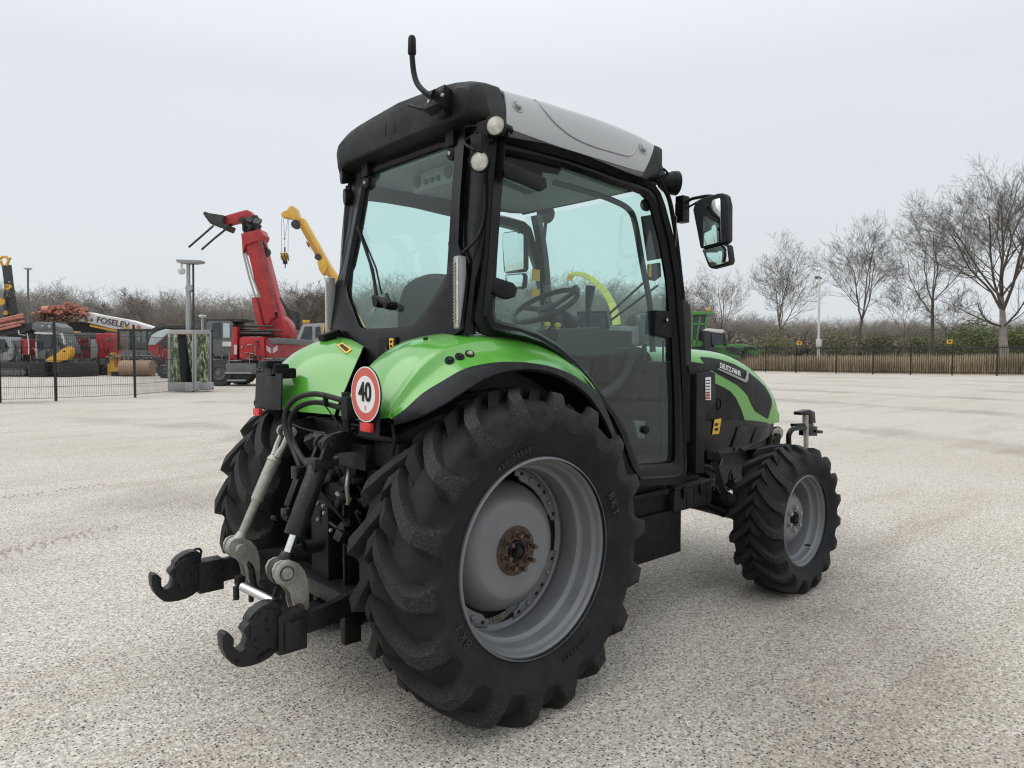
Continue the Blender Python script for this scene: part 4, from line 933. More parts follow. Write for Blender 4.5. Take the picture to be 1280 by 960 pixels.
# rear mudguard tie frame below sign
b=MB(); b.tube([(-.50,-.60,1.14),(-.50,-.30,1.13),(-.46,-.1,1.12)],.012,8); b.tube(bez([(-.50,-.585,1.20),(-.50,-.60,1.14),(-.50,-.585,1.08)],4),.008,8); b.bb(-.52,-.44,-.42,-.20,1.00,1.10); b.bb(-.48,-.30,-.60,-.42,1.02,1.12); b.build('tie_frame', M['oilblack'], TR, bevel=.006)

# ------------------------------------------------------------------ three point linkage
def xz(u,v,y): p=S(u,v,y); return p
def link(sgn):
    Y=.40 if sgn<0 else .43
    y=sgn*Y
    dz=.012 if sgn>0 else 0
    A=Vector((-.80,y,.452+dz)); B_=Vector((-.15,sgn*.27,.53))
    b=MB(); b.rail(bez([A,(-.70,y*.99,.458+dz),(-.60,sgn*(Y-.03),.465+dz),(-.42,sgn*.33,.49),B_],6),.035,.080 if sgn<0 else .105)
    l=b.build('lower_link', M['hitch'], TR, bevel=.004)
    b=MB(); b.bb(-.895,-.785,sgn*(Y-.035),sgn*(Y+.045),.372+dz,.515+dz); b.bb(-.875,-.80,sgn*(Y+.045),sgn*(Y+.055),.385+dz,.49+dz); b.build('link_end_block', M['hitch'], l, bevel=.006)
    px=[(278,798.6),(279.5,793.5),(282.5,791.5),(289,793.7),(293,798.6),(292.5,808),(295,813),(298.7,815.4),(303,813),(307,809),(309,803),(309.6,798),(304,789.7),(307,784),(312,778.8),(311.6,773),(318,765),(328,757.5),(336,754),(344,753),(350,755.5),(352,760),(350,766),(352,771),(355,777),(355,790),(354,806.5),(346,815),(338,822),(328,828),(316.5,832),(305,834.5),(296.7,834),(289,829),(283,822),(279,812)]
    P=[S(u,v,-.43) for u,v in px]; P=[Vector((p.x,sgn*(Y+.03),p.z+dz)) for p in P]
    b=MB(); b.prism(P,(0,-sgn*.055,0)); hk=b.build('hook', M['hitch'], l, bevel=.005)
    c=S(347,767,-.43); b=MB(); b.lathe([(.013,.002),(.016,.004),(.013,.006)],Vector((c.x,sgn*(Y+.03),c.z+dz)),(0,sgn,0),16); b.lathe([(0,.0005),(.013,.001)],Vector((c.x,sgn*(Y+.03),c.z+dz)),(0,sgn,0),16)
    b.build('hook_eye', M['oilblack'], l)
    c=S(347.5,757.5,-.43); c=Vector((c.x,sgn*(Y+.005),c.z+dz)); b=MB(); b.tube([c+Vector((.019*math.cos(t),0,.019*math.sin(t))) for t in np.linspace(0,2*PI,21)],.0055,8); b.build('latch_ring', M['hitch'], l)
    # latch cheek plates and detail
    px=[(312,778),(318,770),(330,762),(342,760),(346,775),(346,798),(335,810),(322,812),(312,800)]
    P=[Vector((S(u,v,-.43).x,sgn*(Y+.031),S(u,v,-.43).z+dz)) for u,v in px]; b=MB(); b.prism(P,(0,sgn*.006,0)); P2=[p+Vector((0,-sgn*.062,0)) for p in P]; b.prism(P2,(0,-sgn*.006,0))
    b.build('hook_cheek', M['hitch'], l, bevel=.003)
    b=MB()
    for u,v in ((332,775),(334,787),(296,826),(322,824),(318,800)): 
        c=S(u,v,-.43); b.lathe([(.006,.007),(.006,.009),(0,.009)],Vector((c.x,sgn*(Y+.03),c.z+dz)),(0,sgn,0),10)
    b.bar(Vector((S(324,822,-.43).x,sgn*(Y+.033),S(324,822,-.43).z+dz)),Vector((S(340,812,-.43).x,sgn*(Y+.033),S(340,812,-.43).z+dz)),.004,.012)
    b.build('hook_slots', M['gloss'], l)
    return l
lk={s:link(s) for s in (-1,1)}
# side plates (bell cranks)
px=[(341,713),(345,705),(352,701),(362,700),(373,704),(381,713),(385,725),(387,740),(386,760),(383,771),(377,773),(371,768),(367,755),(364,742),(358,735),(347,730),(342,722)]
for sgn in (-1,1):
    dz=.0 
    P=[S(u,v,-.37) for u,v in px]; 
    if sgn>0:
        P=[Vector((p.x+.075,.345,p.z-.055)) for p in P]
    else: P=[Vector((p.x,-.37,p.z)) for p in P]
    b=MB(); b.prism(P,(0,-sgn*.012,0)); b.prism([p+Vector((0,-sgn*.06,0)) for p in P],(0,-sgn*.010,0)); bc=b.build('crank_plate', M['steel'], TR, bevel=.003)
    c=S(357,716,-.37); c2=S(373,762,-.37)
    if sgn>0: c=Vector((c.x+.075,.345,c.z-.055)); c2=Vector((c2.x+.075,.345,c2.z-.055))
    b=MB(); b.lathe([(.045,.0),(.045,.010),(.040,.013),(.030,.013)],c,(0,sgn,0),28); b.cyl(c+Vector((0,sgn*.01,0)),c+Vector((0,-sgn*.10,0)),.022,16); b.cyl(c,c+Vector((0,sgn*.022,0)),.020,16); b.build('crank_pin', M['steel'], bc)
    b=MB(); b.lathe([(.024,.0),(.024,.004),(0,.004)],c2,(0,sgn,0),20); b.cyl(c2,c2+Vector((0,sgn*.018,0)),.018,6); b.build('crank_bolt', M['nut'], bc)
    if sgn<0: cN=c
    else: cF=c
# right lift rod: hydraulic cylinder
top=Vector((-.625,-.30,1.105)); bot=cN+Vector((0,.035,0)); d=(bot-top)
b=MB(); b.tube([top+d*.13,top+d*.17,top+d*.20,top+d*.73],[.034,.034,.040,.040],20); b.box(top+d*.16,(.085,.085,.045)); 
cy=b.build('lift_cylinder', M['hitch'], TR, bevel=.003)
b=MB(); b.tube([top+d*.72,top+d*.90],.017,16); b.build('chrome_rod', M['chrome'], cy)
b=MB(); b.tube([top+d*.86,top+d*.93],[.024,.030],12); b.lathe([(.050,-.022),(.050,.022),(.022,.022),(.022,-.022)],bot,(0,1,0),28,True); b.build('rod_eye', M['hitch'], cy, bevel=.003)
b=MB()
for oy in (-.034,.034):
    b.bar(top+Vector((0,oy,0)),top+d*.15+Vector((0,oy,0)),.016,.05); b.cyl(top+Vector((0,oy-.008,0)),top+Vector((0,oy+.008,0)),.036,20)
b.cyl(top+Vector((0,-.055,0)),top+Vector((0,.055,0)),.014,12); b.build('cylinder_fork', M['hitch'], cy, bevel=.002)
# valve block beside the cylinder
sd=Vector((-.03,.055,0)); b=MB(); b.bar(top+d*.30+sd,top+d*.52+sd,.035,.040); b.tube([top+d*.22+sd,top+d*.30+sd],.016,10); b.box(top+d*.24+sd+Vector((-.01,.01,0)),(.045,.05,.05)); b.tube([top+d*.52+sd,top+d*.60+sd],.013,10); b.tube([top+d*.60+sd+Vector((0,.02,0)),top+d*.60+sd-Vector((0,.03,0))],.013,10); b.tube([top+d*.60+sd*1.8,top+d*.63+sd*1.8],.016,10); b.box(top+d*.56+sd,(.04,.05,.03)); b.build('valve_block', M['gloss'], cy, bevel=.003)
# left lift rod: grey turnbuckle
topL=Vector((-.52,.30,1.10)); botL=cF+Vector((0,-.035,0)); d=(botL-topL)
b=MB(); b.tube([topL+d*.22,topL+d*.26,topL+d*.27,topL+d*.60],[.024,.034,.030,.028],16); b.tube([topL+d*.60,topL+d*.62,topL+d*.92],[.028,.021,.020],14); tb2=b.build('lift_rod', M['steel'], TR)
b=MB(); b.lathe([(.045,-.02),(.045,.02),(.020,.02),(.020,-.02)],botL,(0,1,0),24,True); b.tube([topL+d*.88,topL+d*.94],[.022,.032],12); b.build('rod_end', M['steel'], tb2)
b=MB()
for oy in (-.034,.034): b.tube([topL+Vector((0,oy,-.0)),topL+d*.13+Vector((0,oy,0)),topL+d*.22+Vector((0,oy*.5,0))],[.014,.014,.018],8); b.cyl(topL+Vector((0,oy-.008,0)),topL+Vector((0,oy+.008,0)),.030,18)
b.build('rod_fork', M['steel'], tb2)
b=MB(); b.cyl(topL+Vector((0,-.06,0)),topL+Vector((0,.06,0)),.013,12); b.lathe([(.026,.0),(.026,.012),(0,.014)],topL+Vector((0,-.05,0)),(0,-1,0),6); b.build('fork_pin', M['steel'], tb2)
# lift arms
for sgn,t in ((-1,top),(1,topL)):
    b=MB(); b.prism([(-.20,sgn*.24,1.20),(-.20,sgn*.24,1.06),(t.x-.02,sgn*.285,t.z-.04),(t.x-.035,sgn*.285,t.z+.01),(t.x-.005,sgn*.285,t.z+.035)],(0,sgn*.03,0)); b.cyl((-.20,sgn*.20,1.13),(-.20,sgn*.32,1.13),.06,20); b.build('lift_arm', M['oilblack'], TR, bevel=.008)
# stabiliser tube, chain
p=S(303,733,.20); q=S(341,752,.02)
b=MB(); b.tube([p,q],.019,16); sb=b.build('stabiliser_tube', M['chrome'] if False else mat('worn bright steel',(.55,.55,.54),.3,metal=.8,var=.1), TR)
b=MB(); b.tube([q,q+(q-p)*.12],.012,10); b.build('stabiliser_tip', M['hitch'], sb)
b=MB(); b.box(p+Vector((0,.03,.02)),(.035,.04,.04)); b.cyl(p+Vector((-.02,.02,-.06)),p+Vector((-.02,.02,0)),.014,8); b.cyl(p+Vector((.03,-.02,-.07)),p+Vector((.03,-.02,-.02)),.012,8); b.build('stabiliser_end', M['hitch'], sb, bevel=.003)
b=MB(); b.tube(bez([S(346,733,-.30),S(343,745,-.30),S(345,752,-.3),S(352,748,-.3),S(355,738,-.3)],4),.008,8); b.build('check_chain', M['hitch'], sb)
b=MB(); b.tube([S(303,690,.30),S(314,712,.28),S(318,738,.26)],.016,8); b.build('stabiliser_bracket', M['hitch'], sb)
# hydraulic hoses
def hose(px,x,r,nm='hydraulic_hose'):
    P=[SX(u,v,xx) for (u,v),xx in zip(px,x)]; b=MB(); b.tube(bez(P,7),r,10); return b.build(nm,M['rubber'],TR)
hose([(440,504),(420,498),(400,493),(385,493),(370,498),(360,508),(356,522),(358,540),(366,560),(374,580),(380,600)],[-.55,-.57,-.6,-.63,-.65,-.67,-.68,-.68,-.68,-.69,-.69],.0115)
hose([(436,512),(420,508),(400,503),(385,504),(372,510),(364,522),(362,538),(368,556),(376,570),(384,582)],[-.54,-.56,-.58,-.61,-.63,-.64,-.65,-.67,-.68,-.68],.0115)
hose([(360,528),(380,536),(398,540),(410,545)],[-.6,-.6,-.6,-.6],.003,'release_cable')
hose([(407,508),(416,520),(426,535),(430,545),(440,555)],[-.57,-.56,-.55,-.54,-.5],.003,'release_cable')
b=MB(); b.box(SX(407,500,-.59),(.02,.015,.05)); b.box(SX(437,510,-.55),(.05,.05,.09)); b.tube([SX(432,490,-.55),SX(434,540,-.55)],.018,8); b.build('hose_clamp', M['oilblack'], TR, bevel=.003)
# ------------------------------------------------------------------ ground
def ground_mat():
    m = bpy.data.materials.new('exposed aggregate concrete'); nt = nodes(m)
    out = N(nt,'ShaderNodeOutputMaterial'); p = N(nt,'ShaderNodeBsdfPrincipled'); L(nt,p,0,out,0)
    tc = N(nt,'ShaderNodeTexCoord')
    def mrange(src, so, a, b_, c=0, d=1):
        r = N(nt,'ShaderNodeMapRange'); L(nt,src,so,r,0)
        for i,x in enumerate((a,b_,c,d)): r.inputs[i+1].default_value = x
        return r
    def math_(op, a, ao, b_, bo=0):
        n = N(nt,'ShaderNodeMath', operation=op); L(nt,a,ao,n,0)
        if isinstance(b_,(int,float)): n.inputs[1].default_value=b_
        else: L(nt,b_,bo,n,1)
        return n
    def mixc(fac, a, ao, b_, bo=2):
        n = N(nt,'ShaderNodeMix', data_type='RGBA'); 
        if isinstance(fac,(int,float)): n.inputs[0].default_value=fac
        else: L(nt,fac,0,n,0)
        if isinstance(a,tuple): n.inputs[6].default_value=(*a,1)
        else: L(nt,a,ao,n,6)
        if isinstance(b_,tuple): n.inputs[7].default_value=(*b_,1)
        else: L(nt,b_,bo,n,7)
        return n
    def mulc(fac, a, col):
        n = N(nt,'ShaderNodeMix', data_type='RGBA', blend_type='MULTIPLY'); L(nt,fac,0,n,0); L(nt,a,2,n,6); n.inputs[7].default_value=(*col,1); return n
    v1 = N(nt,'ShaderNodeTexVoronoi', i_Scale=74, i_Randomness=1); L(nt,tc,'Object',v1,'Vector')
    v2 = N(nt,'ShaderNodeTexVoronoi', i_Scale=125, i_Randomness=1); L(nt,tc,'Object',v2,'Vector')
    nb = N(nt,'ShaderNodeTexNoise', i_Scale=.35, i_Detail=6, i_Roughness=.6); L(nt,tc,'Object',nb,'Vector')
    nm = N(nt,'ShaderNodeTexNoise', i_Scale=3.2, i_Detail=6, i_Roughness=.65); L(nt,tc,'Object',nm,'Vector')
    nf = N(nt,'ShaderNodeTexNoise', i_Scale=45, i_Detail=5, i_Roughness=.7); L(nt,tc,'Object',nf,'Vector')
    s1 = N(nt,'ShaderNodeSeparateColor'); L(nt,v1,'Color',s1,0)
    s2 = N(nt,'ShaderNodeSeparateColor'); L(nt,v2,'Color',s2,0)
    # base tone
    base = mixc(mrange(nm,0,.3,.7), (.465,.435,.385), 0, (.59,.555,.50), 0)
    base = mixc(mrange(nb,0,.35,.68), base, 2, (.50,.48,.45), 0)
    # small grains of various pale tones
    g = mixc(mrange(s2,0,0,1), (.22,.19,.16), 0, (.83,.785,.71), 0)
    base = mixc(.68, base, 2, g)
    fn = mrange(nf,0,.45,.62,0,.7); base = mixc(fn, base, 2, (.27,.24,.20), 0)
    # darker pebbles
    dm = mrange(v1,'Distance',.28,.42,1,0)
    thr = mrange(nm,0,.25,.75,.86,.58)
    sel = math_('GREATER_THAN', s1, 0, thr)
    dk = math_('MULTIPLY', dm, 0, sel)
    dcol = mixc(mrange(s1,1,0,1), (.035,.033,.040), 0, (.15,.115,.095), 0)
    base = mixc(dk, base, 2, dcol)
    # bigger isolated black stones
    v3 = N(nt,'ShaderNodeTexVoronoi', i_Scale=50, i_Randomness=1); L(nt,tc,'Object',v3,'Vector')
    s3 = N(nt,'ShaderNodeSeparateColor'); L(nt,v3,'Color',s3,0)
    d3 = math_('MULTIPLY', mrange(v3,'Distance',.18,.28,1,0), 0, math_('GREATER_THAN', s3, 0, .66))
    base = mixc(d3, base, 2, (.03,.03,.038), 0)
    # broad stains, old wheel tracks (rings around turning circles)
    mp = N(nt,'ShaderNodeMapping'); mp.inputs['Location'].default_value=(6,-10,0); L(nt,tc,'Object',mp,0)
    w = N(nt,'ShaderNodeTexWave', wave_type='RINGS', rings_direction='Z', i_Scale=.055, i_Distortion=2.5, i_Detail=3); w.inputs['Detail Scale'].default_value=.6; L(nt,mp,0,w,'Vector')
    wm = mrange(w,'Fac',.80,.97,0,1)
    nk = mrange(nb,0,.42,.60,0,.8); wk = math_('MULTIPLY', wm, 0, nk)
    base = mulc(wk, base, (.66,.645,.63))
    ns = N(nt,'ShaderNodeTexNoise', i_Scale=.9, i_Detail=8, i_Roughness=.7); mp2=N(nt,'ShaderNodeMapping'); mp2.inputs['Scale'].default_value=(.25,1.6,1); mp2.inputs['Rotation'].default_value=(0,0,R_(40)); L(nt,tc,'Object',mp2,0); L(nt,mp2,0,ns,'Vector')
    base = mulc(mrange(ns,0,.50,.72,0,1), base, (.80,.775,.75))
    ny = N(nt,'ShaderNodeTexNoise', i_Scale=.16, i_Detail=5, i_Roughness=.55); L(nt,tc,'Object',ny,'Vector')
    base = mulc(mrange(ny,0,.46,.62,0,1), base, (.94,.925,.90))
    L(nt,base,2,p,'Base Color'); p.inputs['Roughness'].default_value=.85; p.inputs['Specular IOR Level'].default_value=.3
    bh = math_('ADD', mrange(v2,'Distance',0,.6,1,0), 0, mrange(v1,'Distance',0,.5,1,0))
    bp = N(nt,'ShaderNodeBump', i_Strength=.55, i_Distance=.004); L(nt,bh,0,bp,'Height'); L(nt,bp,0,p,'Normal')
    return m
def sheet(name, pts, z, m):
    me = bpy.data.meshes.new(name); me.from_pydata([(x,y,z) for x,y in pts],[],[tuple(range(len(pts)))]); me.materials.append(m)
    o = bpy.data.objects.new(name, me); COL.objects.link(o); tag(o,kind='structure'); return o
g = sheet('concrete_yard', [(-2500,-2500),(2500,-2500),(2500,2500),(-2500,2500)], 0, ground_mat())
fld = mat('dry field grass', (.27,.22,.14), .95, var=.35, nscale=.6, bump=.5, bscale=3)
def W2(r, d):  # ground point from camera-right metres and depth
    return Vector((CAM.x,CAM.y,0)) + RT*r + FH*d
# field beyond the right fence
pts=[W2(-60,120),W2(-20,75),W2(13,66),W2(20.5,57.6),W2(25.3,51.2),W2(33.5,47.6),W2(60,42),W2(400,60),W2(900,900),W2(-900,900),W2(-500,120)]
sheet('field', [(p.x,p.y) for p in pts], .006, fld)
# pale service road behind the left fence
# tyre prints
tm = mat('tyre print', (.30,.235,.21), .9, var=.4, nscale=30)
b=MB(); r2=random.Random(5)
for (u0,v0,u1,v1,n,sz) in ((0,692,150,655,30,.16),(5,622,135,604,22,.12)):
    for k in range(n):
        if r2.random()<.2: continue
        t=k/n; u=u0+(u1-u0)*t; v=v0+(v1-v0)*t
        p=SZ(u,v,.004); q=SZ(u+4,v+9 if k%2 else v-7,.004); d=(q-p).normalized()*sz*(.5+r2.random()*.6); n_=Vector((-d.y,d.x,0)).normalized()*.010
        b.add([p-n_,p+d-n_*.5,p+d+n_*.5,p+n_],[(0,1,2,3)])
o=b.build('tyre_prints', tm); tag(o,kind='stuff',label='faint brown tyre lug prints across the pale yard',cat='tyre prints')

# ------------------------------------------------------------------ sky and light
w = bpy.data.worlds.new('World'); scene.world = w; w.use_nodes = True; nt = w.node_tree; nt.nodes.clear()
out = N(nt,'ShaderNodeOutputWorld'); bg = N(nt,'ShaderNodeBackground'); L(nt,bg,0,out,0)
sky = N(nt,'ShaderNodeTexSky', sky_type='NISHITA', sun_disc=False); sky.sun_elevation=R_(52); sky.sun_rotation=R_(200); sky.altitude=0; sky.dust_density=4; sky.air_density=1.2
SUN_AZ=math.radians(200)
tc=N(nt,'ShaderNodeTexCoord'); sx=N(nt,'ShaderNodeSeparateXYZ'); L(nt,tc,'Generated',sx,0)
cr=N(nt,'ShaderNodeValToRGB'); L(nt,sx,'Z',cr,0)
e=cr.color_ramp.elements; e[0].position=0; e[0].color=(.755,.795,.83,1); e[1].position=.35; e[1].color=(.80,.842,.885,1)
n3=cr.color_ramp.elements.new(1.0); n3.color=(1.75,1.8,1.85,1)
nz=N(nt,'ShaderNodeTexNoise', i_Scale=1.6, i_Detail=5, i_Roughness=.55); mpp=N(nt,'ShaderNodeMapping'); mpp.inputs['Scale'].default_value=(1,1,3.5); L(nt,tc,'Generated',mpp,0); L(nt,mpp,0,nz,'Vector')
mr=N(nt,'ShaderNodeMapRange'); L(nt,nz,0,mr,0); mr.inputs[1].default_value=.3; mr.inputs[2].default_value=.7; mr.inputs[3].default_value=.975*10; mr.inputs[4].default_value=1.03*10
vs=N(nt,'ShaderNodeVectorMath', operation='SCALE'); L(nt,cr,0,vs,0); L(nt,mr,0,vs,'Scale')
mx=N(nt,'ShaderNodeMix', data_type='RGBA'); mx.inputs[0].default_value=.93; L(nt,sky,0,mx,6); L(nt,vs,0,mx,7); L(nt,mx,2,bg,0)
bg.inputs[1].default_value=.1
sd=bpy.data.lights.new('sun','SUN'); sd.energy=1.3; sd.angle=R_(60); sd.color=(1,.97,.93); so_=bpy.data.objects.new('sun',sd); COL.objects.link(so_)
az=R_(150); el=R_(55)    # direction towards the sun, from +x
dv=Vector((math.cos(az)*math.cos(el),math.sin(az)*math.cos(el),math.sin(el))); so_.rotation_euler=(-dv).to_track_quat('-Z','Y').to_euler(); so_.location=dv*30
sky.sun_elevation=el; sky.sun_rotation=(PI/2-az)%(2*PI)
scene.view_settings.view_transform='Standard'; scene.view_settings.look='None'; scene.view_settings.exposure=0; scene.view_settings.gamma=1; scene.view_settings.use_curve_mapping=False
scene.cycles.use_denoising=True; scene.cycles.filter_width=1.2; scene.cycles.max_bounces=8; scene.cycles.transparent_max_bounces=24; scene.cycles.caustics_reflective=False; scene.cycles.caustics_refractive=False

# ------------------------------------------------------------------ trees
def seg_mesh(P0,P1,R0,R1,sides):
    P0=np.asarray(P0);P1=np.asarray(P1);R0=np.asarray(R0);R1=np.asarray(R1)
    d=P1-P0; d/= (np.linalg.norm(d,axis=1,keepdims=True)+1e-9)
    a=np.where(np.abs(d[:,2:3])<.9, np.array([[0,0,1.]]), np.array([[1.,0,0]]))
    u=np.cross(d,a); u/=np.linalg.norm(u,axis=1,keepdims=True); w_=np.cross(d,u)
    ang=np.arange(sides)*2*PI/sides; n=len(P0)
    c=np.cos(ang)[None,:,None]; s_=np.sin(ang)[None,:,None]
    ring=u[:,None,:]*c+w_[:,None,:]*s_
    V=np.concatenate([P0[:,None,:]+ring*R0[:,None,None],P1[:,None,:]+ring*R1[:,None,None]],1).reshape(-1,3)
    base=(np.arange(n)*2*sides)[:,None]
    j=np.arange(sides); jn=(j+1)%sides
    F=np.stack([base+j,base+jn,base+sides+jn,base+sides+j],-1).reshape(-1,4)
    return V,F
def grow(rs, H, tr, fork=.35, lean=(0,0), levels=5, spread=1.0, kids=(5,6,6,5), minr=.012, up=.25, limbs=4, lo=.0, thin=1.0):
    rnd=random.Random(rs); segs=[]
    def branch(p, d, ln, r, lv, steps):
        p=Vector(p); d=Vector(d).normalized(); pts=[(p.copy(),r,d.copy())]; st=ln/steps
        for i in range(steps):
            jit=(.05,.10,.11,.12,.13,.14)[lv]
            d=(d+Vector((rnd.gauss(0,jit),rnd.gauss(0,jit),rnd.gauss(0,jit*.7)+ (up*.35 if lv else 0)))).normalized()
            q=p+d*st; rn=max(minr*.6, r*(1-(i+1)/steps*(.62 if lv<levels-1 else .8)))
            segs.append((p.copy(),q.copy(),pts[-1][1],rn,lv)); p=q; pts.append((p.copy(),rn,d.copy()))
        return pts
    def kidsof(pts, ln, lv):
        if lv>=levels: return
        nk=kids[min(lv-1,len(kids)-1)]
        for k in range(nk):
            t=(.18+.82*(k+rnd.random())/nk); i=min(len(pts)-1,max(1,int(t*(len(pts)-1)+.5))); p,r,d=pts[i]
            az_=rnd.random()*2*PI; a=Vector((math.cos(az_),math.sin(az_),rnd.gauss(.15,.35))); o_=Vector((p.x,p.y,0)); a+=o_.normalized()*(.35 if o_.length>.4 else 0)
            side=(a-d*a.dot(d)).normalized(); ang=R_(rnd.uniform(28,58))
            nd=d*math.cos(ang)+side*math.sin(ang)
            l2=ln*rnd.uniform(.40,.66)*(1.25-.45*t); r2_=max(minr, r*rnd.uniform(.45,.65))
            cp=branch(p,nd,l2,r2_,lv+1,5 if lv<2 else (4 if lv<3 else 3)); kidsof(cp,l2,lv+1)
    tp=branch((0,0,-.2),(lean[0],lean[1],1),H*fork,tr,0,5)
    p,r,d=tp[-1]
    for k in range(limbs):
        az_=2*PI*k/limbs+rnd.uniform(-.5,.5); t=R_(rnd.uniform(14,46)*spread) if k else R_(6)
        nd=Vector((math.sin(t)*math.cos(az_),math.sin(t)*math.sin(az_),math.cos(t)))
        q=tp[-1-(k%2)] if k else tp[-1]
        ln=H*(1-fork)*rnd.uniform(.72,.86)*(1 if k==0 else .9)
        cp=branch(q[0],nd,ln,q[1]*(.8 if k==0 else rnd.uniform(.5,.68)),1,9); kidsof(cp,ln,1)
    if lo:
        for k in range(int(lo)):
            i=rnd.randint(2,4); q=tp[i]; az_=rnd.random()*2*PI; nd=Vector((math.cos(az_),math.sin(az_),.25)); ln=H*.3*rnd.uniform(.6,1)
            cp=branch(q[0],nd,ln,q[1]*.35,1,6); kidsof(cp,ln,2)
    return segs
def seg_arrays(segs, big):
    out=[]
    for sel,sides in ((lambda s:s[4]<=1,7),(lambda s:s[4]>1,3)):
        q=[s for s in segs if sel(s)]
        if q: out.append(seg_mesh([tuple(s[0]) for s in q],[tuple(s[1]) for s in q],[s[2] for s in q],[s[3] for s in q],sides))
    V=[];F=[];n=0
    for v,f in out: V.append(v);F.append(f+n);n+=len(v)
    return np.concatenate(V),np.concatenate(F)
def mesh_np(name,V,F,m):
    me=bpy.data.meshes.new(name); me.vertices.add(len(V)); me.vertices.foreach_set('co',V.astype(np.float32).ravel())
    k=F.shape[1]; me.loops.add(F.size); me.loops.foreach_set('vertex_index',F.astype(np.int32).ravel()); me.polygons.add(len(F))
    me.polygons.foreach_set('loop_start',np.arange(0,F.size,k,dtype=np.int32)); 
    me.update(calc_edges=True); me.validate(); me.materials.append(m); return me
M['bark']=mat('bark',(.12,.105,.088),.95,var=.3,nscale=2,bump=.6,bscale=12)
M['bark_pale']=mat('pale bark',(.24,.225,.20),.95,var=.3,nscale=2,bump=.6,bscale=12)
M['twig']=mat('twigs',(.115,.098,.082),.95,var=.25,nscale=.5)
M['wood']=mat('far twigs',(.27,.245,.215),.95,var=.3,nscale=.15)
def tree(u, D, vtop, rs, label, tr=.3, zoff=0, **k):
    base=W2((u-640)/FPX*D, D); H=1.465+(442-vtop)/FPX*D*.985
    segs=grow(rs,H,tr,**k)
    top=max(s[1].z for s in segs); sc_=H/top
    T=empty('bare_tree',base); tag(T,label,'tree','tall bare trees in a row behind the fence')
    A=[s for s in segs if s[4]==0]; B_=[s for s in segs if s[4]>0]
    for nm,ss,m in (('trunk',A,M['bark_pale'] if tr>.4 else M['bark']),('crown',B_,M['twig'])):
        V,F=seg_arrays(ss,1); V=V*sc_; o=bpy.data.objects.new(nm,mesh_np(nm,V,F,m)); COL.objects.link(o); o.parent=T
    return T
tree(1256,65,180,21,'largest bare tree with a thick pale twin trunk at the right edge',tr=.50,fork=.36,limbs=7,levels=5,kids=(9,6,5,3),spread=1.3,minr=.012,lo=3,up=.30)
tree(1163,82,243,5,'forked bare tree left of the largest one, trunk splitting in two',tr=.36,fork=.42,limbs=5,levels=5,kids=(7,6,4,3),spread=.95,minr=.013,lo=0,up=.32)
tree(1071,93,264,33,'bare tree with open rounded crown just right of the white lamp post',tr=.34,fork=.40,limbs=6,levels=5,kids=(7,6,4,3),spread=1.0,minr=.014,lo=1,up=.30)
tree(978,105,284,44,'wide bare tree between the big door mirror and the white lamp post',tr=.34,fork=.36,limbs=6,levels=5,kids=(7,6,4,3),spread=1.1,minr=.015,lo=1,up=.30)
tree(902,118,322,52,'smaller bare tree right above the two parked green tractors',tr=.26,fork=.35,limbs=5,levels=5,kids=(7,6,4,3),spread=1.0,minr=.014)
tree(1130,80,330,61,'slender bare sapling between two tall bare trees, nearest the fence lamp side',tr=.12,fork=.4,limbs=4,levels=4,kids=(7,6,5),spread=.7,minr=.016)
tree(1186,78,350,66,'short thin sapling close against the forked bare tree',tr=.10,fork=.4,limbs=3,levels=4,kids=(7,6,5),spread=.7,minr=.016)
tree(868,135,338,71,'pale bare tree half hidden by the exhaust and mirror of the green tractor',tr=.2,fork=.35,limbs=4,levels=5,kids=(6,6,4,3),spread=1.0,minr=.015)
tree(162,118,356,73,'lone taller bare tree standing out of the wood on the left',tr=.22,fork=.35,limbs=5,levels=5,kids=(6,6,5,4),minr=.026)['group']='bare trees standing out of the wood'
tree(392,100,346,77,'bare tree top showing between the red boom and the yellow boom',tr=.22,fork=.35,limbs=5,levels=5,kids=(6,6,5,4),minr=.024)['group']='bare trees standing out of the wood'
# distant wood
rd=random.Random(9); var=[]
for k in range(5):
    segs=grow(100+k,12,.16,fork=.30,limbs=5,levels=4,kids=(7,6,5),minr=.017,up=.16,spread=1.0); V,F=seg_arrays(segs,0); V=V*(12/V[:,2].max()); var.append((V,F))
def wood(name, spots, label):
    VV=[];FF={4:[]};n=0
    for (r,d,h) in spots:
        V,F=var[rd.randrange(5)]; s_=h/12; a=rd.random()*2*PI; c_,s2_=math.cos(a),math.sin(a); wd=s_*rd.uniform(.9,1.3)
        b0=W2(r,d); X=V[:,0]*wd;Y_=V[:,1]*wd
        VV.append(np.stack([b0.x+X*c_-Y_*s2_,b0.y+X*s2_+Y_*c_,V[:,2]*s_],1)); FF[4].append(F+n); n+=len(V)
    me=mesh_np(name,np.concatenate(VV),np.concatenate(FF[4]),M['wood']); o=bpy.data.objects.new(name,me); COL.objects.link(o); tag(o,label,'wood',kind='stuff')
sp_=[]
def prof(u):  # top of the wood in photo rows
    P=[(-340,356),(-60,348),(20,352),(60,350),(120,358),(180,366),(250,362),(300,368),(360,352),(430,350),(480,345),(560,352),(620,340),(700,338),(760,345),(810,352),(850,372),(900,393),(1000,396),(1100,398),(1200,400),(1340,398),(1700,400)]
    for (a,b_),(c,d) in zip(P[:-1],P[1:]):
        if a<=u<=c: return b_+(d-b_)*(u-a)/(c-a)
    return 398
for row,(dd,st,low) in enumerate(((118,9,0),(126,10,4),(135,10,-2))):
    u=-330
    while u<850:
        D=dd+rd.uniform(-4,4); h=1.465+(442-prof(u)-low-rd.uniform(-6,16))/FPX*D
        sp_.append(((u-640)/FPX*D,D,h)); u+=st*rd.uniform(.7,1.5)*1.35
